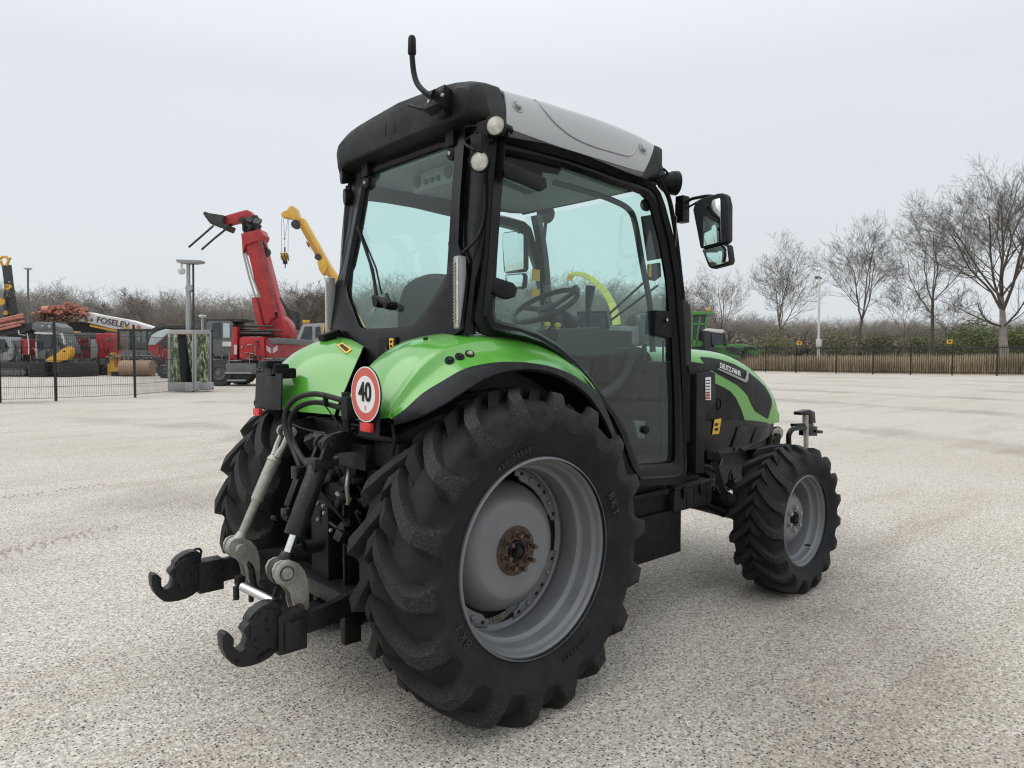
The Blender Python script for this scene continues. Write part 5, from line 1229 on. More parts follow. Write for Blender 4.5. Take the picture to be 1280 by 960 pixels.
wood('bare_wood', sp_, 'brown leafless wood along the horizon behind the parked machines')
sp2=[]
for dd,st in ((205,7),(225,8),(245,8)):
    u=830
    while u<1640:
        D=dd+rd.uniform(-6,6); h=1.465+(442-prof(u)-rd.uniform(-8,7))/FPX*D
        sp2.append(((u-640)/FPX*D,D,h)); u+=st*rd.uniform(.7,1.5)*1.2
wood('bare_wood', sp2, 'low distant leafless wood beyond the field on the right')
# earth bank / undergrowth mass inside the wood so that its foot reads dense
M['under']=mat('undergrowth',(.16,.14,.11),.95,var=.4,nscale=.5)
def scrub(name, spots, m, label, cat, kind=None, leaf=.10, n=1500, group=None, thing=True):
    Vs=[];Fs=[];c=0
    for (r,d,wd,h) in spots:
        base=W2(r,d)
        k=int(n); pts=rng.normal(size=(k,3)); pts/=np.linalg.norm(pts,axis=1,keepdims=True); rad=rng.random(k)**.45
        lob=1+.22*np.sin(pts[:,0]*5+r)+.18*np.sin(pts[:,2]*7+d)
        X=pts*rad[:,None]*lob[:,None]; X[:,0]*=wd/2; X[:,1]*=wd/2; X[:,2]=(X[:,2]*.5+.5)*h
        t1=rng.normal(size=(k,3)); t1/=np.linalg.norm(t1,axis=1,keepdims=True); t2=np.cross(t1,rng.normal(size=(k,3))); t2/=np.linalg.norm(t2,axis=1,keepdims=True)
        lf=leaf*(.5+rng.random(k))[:,None]; P=X+np.array([base.x,base.y,0]) if not thing else X
        V=np.stack([P-t1*lf,P+t2*lf*.5,P+t1*lf,P-t2*lf*.5],1).reshape(-1,3); Vs.append(V); Fs.append(np.arange(4*k).reshape(-1,4)+c); c+=4*k
    me=mesh_np(name,np.concatenate(Vs),np.concatenate(Fs),m); o=bpy.data.objects.new(name,me); COL.objects.link(o)
    if thing: o.location=W2(spots[0][0],spots[0][1])
    tag(o,label,cat,group,kind); return o
sps=[]
for k in range(190):
    u=-330+k*6.3; D=rd.uniform(112,124); sps.append(((u-640)/FPX*D,D,rd.uniform(4,7),rd.uniform(2.0,4.0)))
scrub('undergrowth', sps, M['under'], 'dark tangled undergrowth at the foot of the leafless wood on the left','undergrowth','stuff',leaf=.30,n=420,thing=False)
sps=[]
for k in range(125):
    u=820+k*6.6; D=rd.uniform(190,202); sps.append(((u-640)/FPX*D,D,rd.uniform(7,11),rd.uniform(4.5,6.5)))
scrub('undergrowth', sps, M['under'], 'dark undergrowth at the foot of the distant wood on the right','undergrowth','stuff',leaf=.42,n=650,thing=False)
M['bush']=mat('bush green',(.115,.15,.055),.85,var=.35,nscale=.9)
M['bush2']=mat('bush olive',(.145,.145,.085),.85,var=.35,nscale=.9)
for (u,D,wd,v,lab,m) in ((968,96,6,412,'olive bush behind the fence below the wide bare tree','bush2'),(1045,90,5,412,'olive bush behind the fence beside the white lamp post','bush2'),(1098,92,4,414,'olive bush behind the fence right of the open rounded tree','bush2'),(1150,88,5,410,'low olive bush in front of the forked bare tree','bush2'),(1217,76,5.2,398,'bright green rounded bush left of the largest bare tree','bush'),(1272,74,4,404,'green bush at the right edge beside the pale twin trunk','bush'),(1190,90,4,412,'small olive bush left of the bright green rounded bush','bush2')):
    scrub('bush',[((u-640)/FPX*D,D,wd,1.465+(442-v)/FPX*D)],M[m],lab,'bush',leaf=.10,n=5200)
# dry reeds behind the right fence
M['reed']=mat('dry reed',(.36,.285,.185),.9,var=.35,nscale=.35)
k=42000; rr=rng.random(k); dd=rng.random(k)
u=840+520*rr; D0=np.interp(u,[840,957,1091,1190,1280,1360],[66,58.5,52,50,48.2,46.5]); D=D0+1.0+dd*dd*26
bx=CAM.x+RT.x*((u-640)/FPX*D)+FH.x*D; by=CAM.y+RT.y*((u-640)/FPX*D)+FH.y*D
h=.55+.7*rng.random(k)+.35*np.sin(bx*.4)*np.cos(by*.3); wv=.012+.02*rng.random(k); a=rng.random(k)*PI
P=np.stack([bx,by,0*bx],1); wd_=np.stack([np.cos(a)*wv,np.sin(a)*wv,0*a],1); ln=np.stack([rng.normal(size=k)*.15,rng.normal(size=k)*.15,h],1)
V=np.stack([P-wd_,P+wd_,P+ln+wd_*.3,P+ln-wd_*.3],1).reshape(-1,3)
o=bpy.data.objects.new('dry_reeds',mesh_np('dry_reeds',V,np.arange(4*k).reshape(-1,4),M['reed'])); COL.objects.link(o); tag(o,'tan dry reeds and grass behind the black fence on the right','reeds',kind='stuff')
# ------------------------------------------------------------------ fences
def fence(pts, hp, hpanel, label, dx=.05, wr=.0032, post=.035, spikes=False, hor=(.12,.9,1.75), nposts=None):
    T=empty('mesh_fence' if not spikes else 'bar_fence', pts[0]); tag(T,label,'fence'); o0=pts[0]
    b=MB()
    for p,q in zip(pts[:-1],pts[1:]):
        d=(q-p); l=d.length; n=int(l/dx); u=d/l
        for k in range(1,n):
            c=p+u*(k*dx)-o0; b.bar(c+Vector((0,0,.08)),c+Vector((0,0,hpanel)),wr*2,wr*2,up=(1,0,0))
        for z in hor: b.bar(p-o0+Vector((0,0,z)),q-o0+Vector((0,0,z)),wr*3.2,wr*3.2)
    b.build('fence_mesh', M['fence'], T, fixn=False)
    for p in pts: 
        b=MB(); c=p-o0; b.box(c+Vector((0,0,hp/2)),(post,post,hp),(0,0,TH)); b.build('post', M['fence'], T)
    return T
A=[SZ(-60,505),SZ(0,503.5),SZ(70,501.5),SZ(169,497),SZ(241,489.5),SZ(266,487)]
A[0]=A[1]+(A[1]-A[2])*2
fence(A,2.42,2.05,'thin black wire mesh fence crossing the left of the yard before the parked machines',dx=.055,wr=.0035,hor=(.1,.45,.85,1.25,1.65,2.03),post=.06)
Bp=[SZ(850,463.8),SZ(957,465),SZ(995,466),SZ(1045,467),SZ(1091,468),SZ(1138,468.6),SZ(1190,469.3),SZ(1246,469.8)]
dd_=Bp[-1]-Bp[-2]; Bp.append(Bp[-1]+dd_); Bp.append(Bp[-1]+dd_); Bp.append(Bp[-1]+dd_)
fn=fence(Bp,2.12,2.0,'black vertical bar fence between the yard and the dry reeds on the right',dx=.13,wr=.016,hor=(.2,1.85),post=.075,spikes=True)
for (u,v,Dv,lab) in ((999,429,None,'small yellow warning plate on the bar fence near the wide bare tree'),(1187,427,None,'small yellow warning plate on the bar fence near the forked bare tree'),):
    q=SZ(u,466.2 if u<1100 else 469.2); D=(q-CAM).dot(FH); p=SD(u,v,D-.1)
    b=MB(); b.box((0,0,0),(.36,.02,.26)); o=b.build('warning_plate',M['yellow'],None,loc=p); o.rotation_euler=(0,0,TH-PI/2); tag(o,lab,'warning plate')
    b=MB(); b.box((0,-.012,.03),(.22,.004,.09)); b.box((0,-.012,-.07),(.16,.004,.04)); b.build('plate_mark',M['gloss'],o)
p=SD(247,425,27.2); b=MB(); b.box((0,0,0),(.30,.02,.26)); o=b.build('warning_plate',mat('orange plate',(.62,.24,.03),.5),None,loc=p); o.rotation_euler=(0,0,TH-PI/2); tag(o,'small orange plate on the mesh fence in front of the caged mirror panels','warning plate')
b=MB(); b.box((0,-.012,.02),(.18,.004,.08)); b.box((0,-.012,-.07),(.14,.004,.03)); b.build('plate_mark',M['gloss'],o)

# ------------------------------------------------------------------ helpers for far machines
class Far:
    """a thing standing at distance D; local x runs to camera right, y away from it"""
    def __init__(s,name,u0,D,label,cat,group=None):
        s.D=D; s.o=W2((u0-640)/FPX*D,D); s.T=empty(name,s.o,TH-PI/2); tag(s.T,label,cat,group); s.Rm=Matrix.Rotation(-(TH-PI/2),3,'Z')
    def p(s,u,v,dy=0):
        q=SD(u,v,s.D+dy); return s.Rm @ (q-s.o)
    def prism(s,name,m,px,th,dy=0,parent=None,bevel=.0,more=()):
        b=MB(); 
        for pp in (px,)+tuple(more):
            P=[s.p(u,v,dy) for u,v in pp]; b.prism(P,(0,th,0))
        return b.build(name,m,parent or s.T,bevel=bevel)
    def rect(s,name,m,u0,v0,u1,v1,th,dy=0,parent=None,bevel=.0): return s.prism(name,m,[(u0,v0),(u1,v0),(u1,v1),(u0,v1)],th,dy,parent,bevel)
    def wheel(s,u,v,r,w,dy,m=None,rim='bgrey',name='wheel',groove=True):
        c=s.p(u,v,dy); c.z=max(c.z,r*.98); b=MB(); b.lathe([(r*.5,0),(r*.6,.02),(r*.93,.03),(r,.07),(r,w-.07),(r*.93,w-.03),(r*.5,w)],c,(0,1,0),28,True)
        if groove:
            for k in range(18):
                a=2*PI*k/18; b.box(c+Vector((r*1.01*math.cos(a),w*.5,r*1.01*math.sin(a))),(.05,w*.8,.05),(0,-a,0))
        t=b.build(name,m or M['bdark'],s.T,angle=40)
        b=MB(); b.lathe([(r*.52,.03),(r*.42,.05),(r*.40,.12),(r*.2,.10),(r*.18,.02),(0,.02)],c,(0,1,0),24); b.build('rim',M[rim],t)
        return t
    def tube(s,name,m,pts,r,dy=0,parent=None,n=8):
        b=MB(); 
        if isinstance(pts[0][0],(int,float)): pts=[pts]
        for q in pts: b.tube([s.p(u,v,dy) for u,v in q],r,n)
        return b.build(name,m,parent or s.T)
    def disc(s,name,m,u,v,r,th,dy=0,parent=None):
        c=s.p(u,v,dy); b=MB(); b.lathe([(0,0),(r*.9,0),(r,.03),(r,th),(0,th)],c,(0,1,0),24); return b.build(name,m,parent or s.T)

def fittings(e, u0,v0,u1,v1, n, seed, dy=-.06):
    r=random.Random(seed)
    for nm,m,k0 in (('pipes',M['bdark'],0),('covers',M['bmid'],1)):
        b=MB()
        for k in range(n):
            u=r.uniform(u0,u1); v=r.uniform(v0,v1); c=e.p(u,v,dy)
            if k%3==0: b.tube([c,c+Vector((r.uniform(-.5,.5),0,r.uniform(-.12,.12))),c+Vector((r.uniform(-.6,.6),.1,r.uniform(-.3,.1)))],.022,5)
            elif k%3==1: b.box(c,(r.uniform(.05,.25),.08,r.uniform(.03,.12)))
            else: b.box(c,(.02,.06,r.uniform(.2,.6)))
        b.build(nm,m,e.T)
# --- white-cab excavator at the left edge
e=Far('tracked_excavator',6,45,'white-cabbed tracked excavator cut off by the left edge of the photo','excavator','excavators behind the mesh fence')
e.prism('cab',M['bmid'],[(-12,421),(9,421),(13,428),(18,437),(15,449),(2,456),(-12,458)],1.3,0,bevel=.04)
e.prism('cab_window',M['glass_bg'],[(-8,424),(6,424),(11,435),(9,439),(2,441),(-8,442)],.02,-.02)
e.rect('engine_cover',M['bgrey'],14,425,26,452,1.4,.2,bevel=.04); e.rect('side_door',M['bred'],24,424,36,444,1.2,.3,bevel=.03)
e.rect('undercarriage',M['bdark'],-14,452,36,462,2.0,-.2,bevel=.05)
b=MB(); q=[e.p(-14,460,-.3),e.p(30,460,-.3),e.p(34,466,-.3),e.p(30,471,-.3),e.p(-14,471,-.3)]; b.prism(q,(0,.5,0)); tk_=b.build('track',M['bdark'],e.T,bevel=.08)
b=MB(); 
for k in range(9): b.lathe([(0,-.02),(.16,-.02),(.18,.02)],e.p(-8+4.5*k,466,-.32),(0,1,0),14)
b.build('track_rollers',M['bgrey'],tk_)
# --- dark excavator with yellow counterweight
fittings(e,-10,424,34,460,12,1)
e=Far('tracked_excavator',60,44.5,'dark-cabbed midi excavator with a yellow wedge counterweight behind the mesh fence','excavator','excavators behind the mesh fence')
e.prism('cab',M['bgrey'],[(44,419),(46,414),(67,413),(74,416),(83,434),(84,442),(58,450),(44,449)],1.5,.0,bevel=.05)
e.prism('cab_glass',M['glass_bg'],[(46,420),(65,419),(66,435),(48,436)],.03,-.03); e.prism('side_glass',M['glass_bg'],[(68,420),(72,419),(80,433),(76,436)],.03,-.03)
e.prism('cab_roof',M['bgrey'],[(40,404),(48,402),(66,404),(74,409),(76,416),(70,414),(46,415),(40,412)],1.4,.1,bevel=.06)
e.prism('white_trim',M['bwhite'],[(43,415),(66,416),(66,418),(43,417)],.1,-.05,more=([(75,417),(77,416),(82,430),(80,431)],))
e.prism('counterweight',M['byel'],[(56,450),(62,446),(70,442),(78,436),(84,433),(88,436),(88,443),(84,450),(72,453),(57,452)],.5,-.5,bevel=.05)
e.rect('engine_door',M['bgrey'],44,438,57,449,.4,-.1,bevel=.03)
e.tube('grab_bars',M['bwhite'],[[(23,413),(24,418),(32,419),(34,417),(36,430),(36,443)],[(45,427),(46,447)]],.035,-.2)
e.disc('roof_lamp',M['bpale'],52.5,407.5,.05,.05,-.1); e.disc('roof_lamp',M['bpale'],61.5,408,.07,.05,-.1); e.disc('counterweight_vent',M['gloss'],80,439,.06,.05,-.53)
for (a_,b_) in ((35,55),(72,93)):
    q=[e.p(a_,453,-.5),e.p(b_,453,-.5),e.p(b_+1,460,-.5),e.p(b_,472,-.5),e.p(a_,472,-.5),e.p(a_-1,462,-.5)]; bb=MB(); bb.prism(q,(0,2.6 if a_>60 else 2.4,0)); t=bb.build('track',M['bdark'],e.T,bevel=.1)
    bb=MB()
    for k in range(7): bb.bar(e.p(a_+1,454+2.6*k,-.53),e.p(b_-1,454+2.6*k,-.53),.05,.05)
    bb.build('track_plates',M['bdark'],t)
e.rect('undercarriage',M['bgrey'],54,452,74,466,1.4,.2,bevel=.05)
fittings(e,34,418,90,456,16,2,-.1)
# --- drilling rig mast
e=Far('drilling_rig',8,56,'tall dark drilling mast with yellow pulley discs at the left edge of the photo','drilling rig')
e.prism('mast',M['bdark'],[(2,333),(8,330),(11,356),(17,394),(4,394),(5,356)],.6,0,bevel=.03); e.prism('mast_foot',M['bdark'],[(1,394),(17,394),(17,466),(1,466)],1.2,.1,bevel=.05)
e.tube('mast_head',M['byel'],[[(0,324),(3,321),(8,321),(11,326),(13,322)],[(11,326),(8,332)],[(1,326),(3,332)]],.10,0)
e.disc('pulley',M['byel'],9,359,.24,.2,-.1); e.disc('pulley',M['byel'],2,377,.28,.2,-.1); e.disc('pulley',M['byel'],6.5,391,.18,.2,-.1)
e.tube('feed_pipe',M['bdark'],[(14,360),(17,392)],.09,-.1)
fittings(e,3,340,15,392,14,3,-.1)
# --- rust-red truss
e=Far('steel_truss',14,50,'faded red lattice truss lying on top of the machines at the left edge','truss')
b=MB(); 
for a_,c_ in (((-10,402),(29,393)),((-10,404),(29,396)),((-10,410),(30,402)),((-10,414),(26,406))): b.tube([e.p(*a_),e.p(*c_)],.09,6)
for k in range(12): 
    t=k/12; b.tube([e.p(-10+39*t,402-9*t),e.p(-10+39*(t+.05),410-7*t,.3)],.05,5); b.tube([e.p(-10+39*t,410-8*t),e.p(-10+39*(t+.06),403-8*t,.3)],.05,5)
b.build('lattice',M['bpink'],e.T)
e.prism('deck',M['bdark'],[(-10,412),(40,403),(44,408),(30,416),(-10,420)],1.0,.2); e.rect('stand',M['bdark'],8,414,40,452,1.5,.6); e.rect('stand_foot',M['bdark'],10,452,30,466,1.5,.6)
# --- white crane boom with lettering and an orange winch block
e=Far('folded_crane',120,52,'long white crane boom with dark lettering and an orange winch end, lying folded','crane')
bm_=e.prism('boom',M['bwhite'],[(91,391),(108,390),(120,393),(160,400),(186,408),(200,412),(188,414),(170,413),(140,411),(112,404),(91,399)],1.2,.0,bevel=.04)
b=MB(); P0=e.p(118,398.6,-.03); P1=e.p(166,407.6,-.03); xd=(P1-P0).normalized(); text(b,'FOSELEV',.60,e.p(141,403.4,-.02),xd,Vector((0,0,1)).cross(Vector((0,1,0))).cross(xd) if False else Vector((-xd.z,0,xd.x)),.01,True,1.05)
b.build('boom_lettering',mat('letter grey',(.06,.06,.065),.6),bm_)
b=MB(); b.prism([e.p(112,401.5,-.03),e.p(116,401.5,-.03),e.p(115,397,-.03)],(0,-.01,0)); b.build('boom_emblem',mat('letter grey',(.06,.06,.065)),bm_)
e.prism('boom_stripe',M['byel'],[(112,405.5),(140,411.5),(170,413.5),(172,416),(140,414),(112,408)],1.1,.05)
e.disc('boom_dot',M['borange'],173,409,.16,.02,-.03,bm_); e.disc('boom_dot',M['byel'],159,409.5,.18,.02,-.03,bm_)
b=MB(); r3=random.Random(4); 
for k in range(95):
    u=62+48*r3.random(); v=378+8*abs(u-84)/26+11*r3.random(); c=e.p(u,v,r3.uniform(-.4,.6)); b.box(c,(r3.uniform(.08,.4),r3.uniform(.1,.4),r3.uniform(.05,.2)),(0,r3.uniform(-.7,.7),0))
b.build('winch_block',M['borange'],e.T)
b=MB()
for k in range(90):
    u=42+70*r3.random(); v=391+11*r3.random()-(u-42)*.03; c=e.p(u,v,r3.uniform(-.2,.8)); 
    if k%2: b.box(c,(r3.uniform(.08,.4),.3,r3.uniform(.06,.2)),(0,r3.uniform(-.7,.7),0))
    else: b.lathe([(0,0),(.10,0),(.12,.05),(.12,.3),(0,.3)],c,(0,1,0),14)
b.build('winch_frame',mat('rusty mechanism',(.16,.085,.065),.8,var=.5,nscale=3,dust=.3),e.T)
b=MB(); b.tube([e.p(54,387.5,-.2),e.p(63,387,-.2)],.28,14); b.tube([e.p(40,392,-.1),e.p(56,389,-.1)],.07,8); b.build('winch_drum',M['bpink'],e.T)
e.rect('carrier',M['bdark'],38,402,60,420,2,.8,bevel=.05); e.rect('carrier',M['bdark'],84,402,132,452,2,1.2,bevel=.05); 
for u in (95,110,125): e.wheel(u,462,.55,.5,1.0)
# --- red forage / combine bodies
e=Far('combine_harvester',104,47.5,'red and grey farm machine with square body between the excavator and the roller','harvester')
e.prism('front_body',M['bredd'],[(82,424),(110,424),(112,430),(112,448),(88,448),(82,440)],2.0,.2,bevel=.05); e.rect('upper_deck',M['bgrey'],80,416,112,424,2,.2,bevel=.05); e.rect('body_slot',M['bdark'],86,432,110,437,.05,.17)
e.rect('body_lip',M['bred'],84,424,112,426,.1,.12); e.rect('yellow_tank',M['byel'],80,414,90,417.5,1,.1,bevel=.03)
e.prism('side_panel',M['bmid'],[(113,424),(119,424),(122,435),(121,447),(113,449)],.4,.0,bevel=.04)
e.prism('rear_body',M['bred'],[(119,417),(138,416),(141,426),(140,446),(124,449),(121,440)],2.0,.1,bevel=.06)
e.rect('lower_body',M['bgrey'],84,448,140,457,2.2,.1,bevel=.05); e.rect('chassis',M['bdark'],92,456,138,464,2.0,.3,bevel=.05)
e.wheel(99,461,.45,.4,.0); e.wheel(116,459,.42,.4,-.1,rim='bpink'); e.wheel(128,460,.5,.4,.2)
fittings(e,84,418,140,456,20,4,.05)
fittings(e,92,452,138,466,12,14,.0)
# --- tandem roller
e=Far('road_roller',165,45.5,'road roller with a rusty steel drum and a glass cab, standing behind the mesh fence','roller')
c0=e.p(153,460,.0); c1=e.p(191,460,.0); b=MB(); r_=.52; c0.z=c1.z=r_
b.tube([c0,c1],r_,40); b.build('drum',M['tan'],e.T,angle=40)
e.prism('hood',M['bgrey'],[(150,441),(154,438),(186,438),(192,441),(192,449),(151,449)],1.6,.2,bevel=.05)
e.rect('hood_edge',M['bmid'],152,443.5,192,445,.06,.12)
b=MB()
for u in (156,160.5,173,184.5,188.5): b.lathe([(0,0),(.05,0),(.06,.03)],e.p(u,447,.13),(0,1,0),10)
b.build('hood_lamps',M['bpale'],e.T)
cb=e.rect('cab',M['glass_clear'],148,414,184,438,1.3,.9,bevel=.02)
b=MB()
for u in (147.5,163,184): b.bar(e.p(u,413,.85),e.p(u,438,.85),.09,.09,up=(0,1,0))
b.bb(*(e.p(146,412.5,.8).x,e.p(187,412.5,.8).x),.8,2.3,e.p(0,413.5,.8).z,e.p(0,411,.8).z); b.bar(e.p(176,414,2.2),e.p(176,438,2.2),.09,.09,up=(0,1,0)); b.build('cab_posts',M['bdark'],e.T)
e.rect('seat_unit',M['bdark'],160,428,176,438,.5,1.3,bevel=.05)
e.prism('yellow_frame',M['byel'],[(137,442),(140,440),(144,459),(147,461),(147,444),(151,442),(152,464),(137,465)],.5,.3,bevel=.03); e.rect('yellow_tyre_guard',M['byel'],134,455,139,469,.8,.5,bevel=.08)
e.rect('rear_frame',M['bdark'],139,462,153,470,1.2,.4,bevel=.04)
fittings(e,136,440,190,450,12,5,.1)
# --- red telehandler with a pale windscreen
e=Far('red_telehandler',205,42,'red loader with a sloping pale windscreen, half hidden by the caged panels','loader')
e.prism('body',M['bred'],[(184,434),(190,431),(210,419),(222,412),(234,412),(234,460),(208,459),(196,447),(188,441)],2.0,.1,bevel=.06)
e.prism('windscreen',M['bpale'],[(185,431),(189,419),(197,414),(207,411),(214,412),(203,423),(194,431)],1.4,.0,bevel=.03)
e.prism('side_window',M['glass_bg'],[(200,430),(209,420),(209,432),(202,436)],.03,.05)
e.prism('roof',M['bdark'],[(188,412),(196,407),(232,405),(234,411),(206,410),(190,414)],1.8,.1,bevel=.05)
e.prism('skirt',M['bdark'],[(193,446),(208,454),(234,456),(234,463),(204,462),(194,456)],1.8,.2,bevel=.05); e.wheel(206,462,.55,.5,.0); e.wheel(226,462,.55,.5,.0)
fittings(e,194,436,210,458,8,6,.0)
# --- cage with mirror-like panels and camera mast
e=Far('camera_tower',236,27,'grey framed tower base with printed panels and a tall camera mast','camera tower')
def frame(u0,v0,u1,v1,dy0,dy1,nm):
    b=MB(); w_=.10
    A_=[e.p(u0,v0,dy0),e.p(u1,v0,dy1),e.p(u1,v1,dy1),e.p(u0,v1,dy0)]
    b.bar(A_[0],A_[1],w_,.16); b.bar(A_[1],A_[2],w_,w_,up=(0,1,0)); b.bar(A_[3]+Vector((0,0,.14)),A_[2]+Vector((0,0,.14)),w_,.34); b.bar(A_[3],A_[0],w_,w_,up=(0,1,0))
    return b.build(nm,M['post'],e.T,bevel=.01)
frame(212,415,242.5,488,0,-.35,'front_frame'); frame(243.5,415,262,487,-.35,.7,'side_frame')
def pm():
    m=bpy.data.materials.new('glossy printed panel'); nt=nodes(m); out=N(nt,'ShaderNodeOutputMaterial'); p=N(nt,'ShaderNodeBsdfPrincipled'); L(nt,p,0,out,0)
    tc=N(nt,'ShaderNodeTexCoord'); mp=N(nt,'ShaderNodeMapping'); mp.inputs['Scale'].default_value=(7,7,2.2); L(nt,tc,'Object',mp,0)
    nz=N(nt,'ShaderNodeTexNoise',i_Scale=1.6,i_Detail=8,i_Roughness=.75); L(nt,mp,0,nz,0); cr=N(nt,'ShaderNodeValToRGB'); L(nt,nz,0,cr,0)
    el_=cr.color_ramp.elements; el_[0].position=.36; el_[0].color=(.02,.03,.03,1); el_[1].position=.62; el_[1].color=(.55,.60,.60,1)
    a_=cr.color_ramp.elements.new(.47); a_.color=(.06,.085,.05,1); c_=cr.color_ramp.elements.new(.54); c_.color=(.24,.29,.13,1)
    L(nt,cr,0,p,'Base Color'); p.inputs['Roughness'].default_value=.25; return m
M['panel']=pm()
e.rect('panel',M['panel'],214,418,240,478,.05,-.12); e.prism('panel',M['panel'],[(245,418),(260,418),(260,478),(245,478)],.05,.1)
e.prism('dark_stripe',M['gloss'],[(222,418),(231,418),(240,478),(226,478)],.02,-.16)
e.prism('tower_plinth',M['post'],[(212,478),(243,479),(262,478),(262,486),(243,489),(212,487)],.4,.0,bevel=.02)
ms=e.tube('mast',M['post'],[(235.5,418),(235.5,360)],.10,.3); e.tube('mast_upper',M['post'],[(235.5,362),(235.5,328)],.075,.3,ms); e.tube('mast_cable',M['bdark'],[(242,418),(241.5,330)],.04,.3,ms)
e.disc('mast_clamp',M['post'],235.5,360,.14,.2,.2,ms)
hd=e.prism('mast_head',M['bmid'],[(219,324),(250,325),(249,328),(240,329),(230,329),(221,328)],.5,.1,bevel=.02)
b=MB(); c=e.p(227,337,.2); b.lathe([(0,-.19),(.10,-.16),(.13,-.08),(.13,.0),(.09,.05),(.04,.06),(.04,.26)],c,(0,0,1),20); b.build('dome_camera',M['bwhite'],hd)
# --- small white mushroom lamps and masts
for (u,D,v,lab,nm) in ((253,34,396,'thin grey pole with a white mushroom lamp, above the caged panels','lamp_post'),(411,40,388,'thin pole with a flat white lamp head beside the grey crane cab','lamp_post')):
    e=Far(nm,u,D,lab,'lamp post'); e.tube('pole',M['post'],[(u,462),(u,v)],.06,0); b=MB(); c=e.p(u,v,0); b.lathe([(0,.10),(.16,.08),(.18,.02),(.10,-.04),(.05,-.06)],c,(0,0,1),16); b.build('lamp_head',M['bwhite'],e.T)
e=Far('lamp_post',35,70,'dark slender lighting mast with a flat round head rising above the wood at far left','lamp post'); e.tube('pole',M['bgrey'],[(35,455),(35,337)],.09,0); b=MB(); b.lathe([(0,.12),(.34,.08),(.38,0),(.25,-.08),(.08,-.1)],e.p(35,336,0),(0,0,1),18); b.build('lamp_head',M['post'],e.T)
e=Far('lamp_post',1023,60,'tall white lamp post with a small head behind the bar fence','lamp post'); e.tube('pole',M['bwhite'],[(1023,458),(1024,348)],.10,0); e.prism('lamp_head',M['bgrey'],[(1020,345),(1027,346),(1027,349),(1020,348)],.3,0); e.rect('control_box',M['bwhite'],1021.5,424,1027,434,.25,-.2,bevel=.02)
# --- red material handler
e=Far('material_handler',330,32,'big red wheeled material handler with its red boom raised and black pallet forks on top','material handler')
e.prism('cab',M['bgrey'],[(256,416),(259,399),(288,399),(291,404),(291,446),(256,446)],1.6,.1,bevel=.05); 
e.prism('cab_window',M['glass_bg'],[(266,404),(276,403),(276,423),(264,423)],.03,.07); e.prism('cab_window',M['bpale'],[(279,404),(287,404),(287,422),(279,422)],.03,.07); e.rect('cab_roof',M['bdark'],258,398,303,402,1.6,.1,bevel=.03)
e.rect('cab_label',M['bwhite'],278,427,289,433,.02,.06); e.rect('roof_rack',M['bdark'],296,400,303,410,.2,.5)
e.prism('cab_step',M['bred'],[(290,409),(296,408),(297,440),(296,450),(282,449),(289,443)],1.8,.05,bevel=.04)
e.rect('side_light',M['bwhite'],292.5,431,296,443,.05,-.02)
e.prism('engine_body',M['bred'],[(299,424),(302,421),(330,421),(331,451),(302,450),(299,446)],2.3,-.2,bevel=.06)
e.prism('rear_body',M['bredd'],[(331,424),(374,426),(374,448),(331,448)],2.3,-.1,bevel=.06); e.prism('body_stripe',M['bgrey'],[(334,422),(374,424),(374,431),(340,430)],2.2,-.16,bevel=.03); e.rect('body_skirt',M['bgrey'],331,447,374,453,2.2,-.12,bevel=.03)
b=MB()
for s0,dr in ((333,1),(341,-1)):
    for k in range(4):
        o_=k*1.6-1
        a_=(s0,433+o_) if dr>0 else (s0+6,433+o_); c_=(s0+6,437+o_) if dr>0 else (s0,437+o_)
        b.prism([e.p(*a_,-.115),e.p(*c_,-.115),e.p(c_[0],c_[1]+.8,-.115),e.p(a_[0],a_[1]+.8,-.115)],(0,-.004,0))
b.build('hazard_mark',M['white'],e.T)
for u in (310.5,318): e.disc('body_hole',M['gloss'],u,441,.04,.01,-.215)
e.prism('boom_base',M['bred'],[(326,421),(330,408),(338,396),(350,394),(360,402),(364,412),(364,423)],1.0,.5,bevel=.05)
bm_=e.prism('boom',M['bred'],[(302,292),(326,289),(328,304),(339,346),(349,385),(357,412),(332,412),(322,370),(312,325)],.75,.5,bevel=.05)
e.prism('boom_face',M['bredd'],[(320,292),(325,290),(338,345),(348,390),(343,390),(330,335)],.05,.44,bm_)
for (u,v,r) in ((343,384,.16),(345,393,.13)): e.prism('boom_slot',M['gloss'],[(u-2,v-4),(u+1.5,v-3),(u+2,v+2),(u,v+4),(u-1.5,v+1)],.02,.47,bm_)
e.prism('boom_collar',M['bred'],[(301,292),(325,286),(329,294),(327,300),(307,306),(303,317),(302,300)],.9,.42,bm_,bevel=.03)
r3=random.Random(8); b=MB()
for k in range(34):
    t=r3.random(); c=e.p(303+ (r3.random()*18)+t*3,272+t*17,r3.uniform(.4,1.1)); b.box(c,(.28,.3,.16),(r3.random(),r3.random(),0)) if k%2 else b.tube([c,c+Vector((r3.uniform(-.3,.3),0,r3.uniform(-.3,.3)))],.05,6)
b.tube(bez([e.p(320,270,.6),e.p(324,280,.6),e.p(326,296,.6),e.p(333,310,.6),e.p(334,318,.6),e.p(331,324,.6)],4),.05,8)
b.build('hose_joint',M['bdark'],e.T)
e.disc('hose_reel',M['bdark'],331,315,.22,.2,.6)
jb=e.prism('jib',M['bred'],[(276,276),(279,270),(300,264),(308,262),(313,264),(316,270),(312,275),(300,277),(284,281),(277,280)],.45,.6,bevel=.04)
e.prism('fork_carriage',M['bdark'],[(253,266),(256,264),(261,266),(280,269),(278,279),(286,281),(283,288),(279,287),(276,282),(266,281),(262,279),(256,271)],.9,.35,bevel=.04)
e.tube('fork',M['bdark'],[(267,282),(251,296),(236,309)],.05,.3); e.tube('fork',M['bdark'],[(283,286),(268,298),(252,312)],.05,1.1)
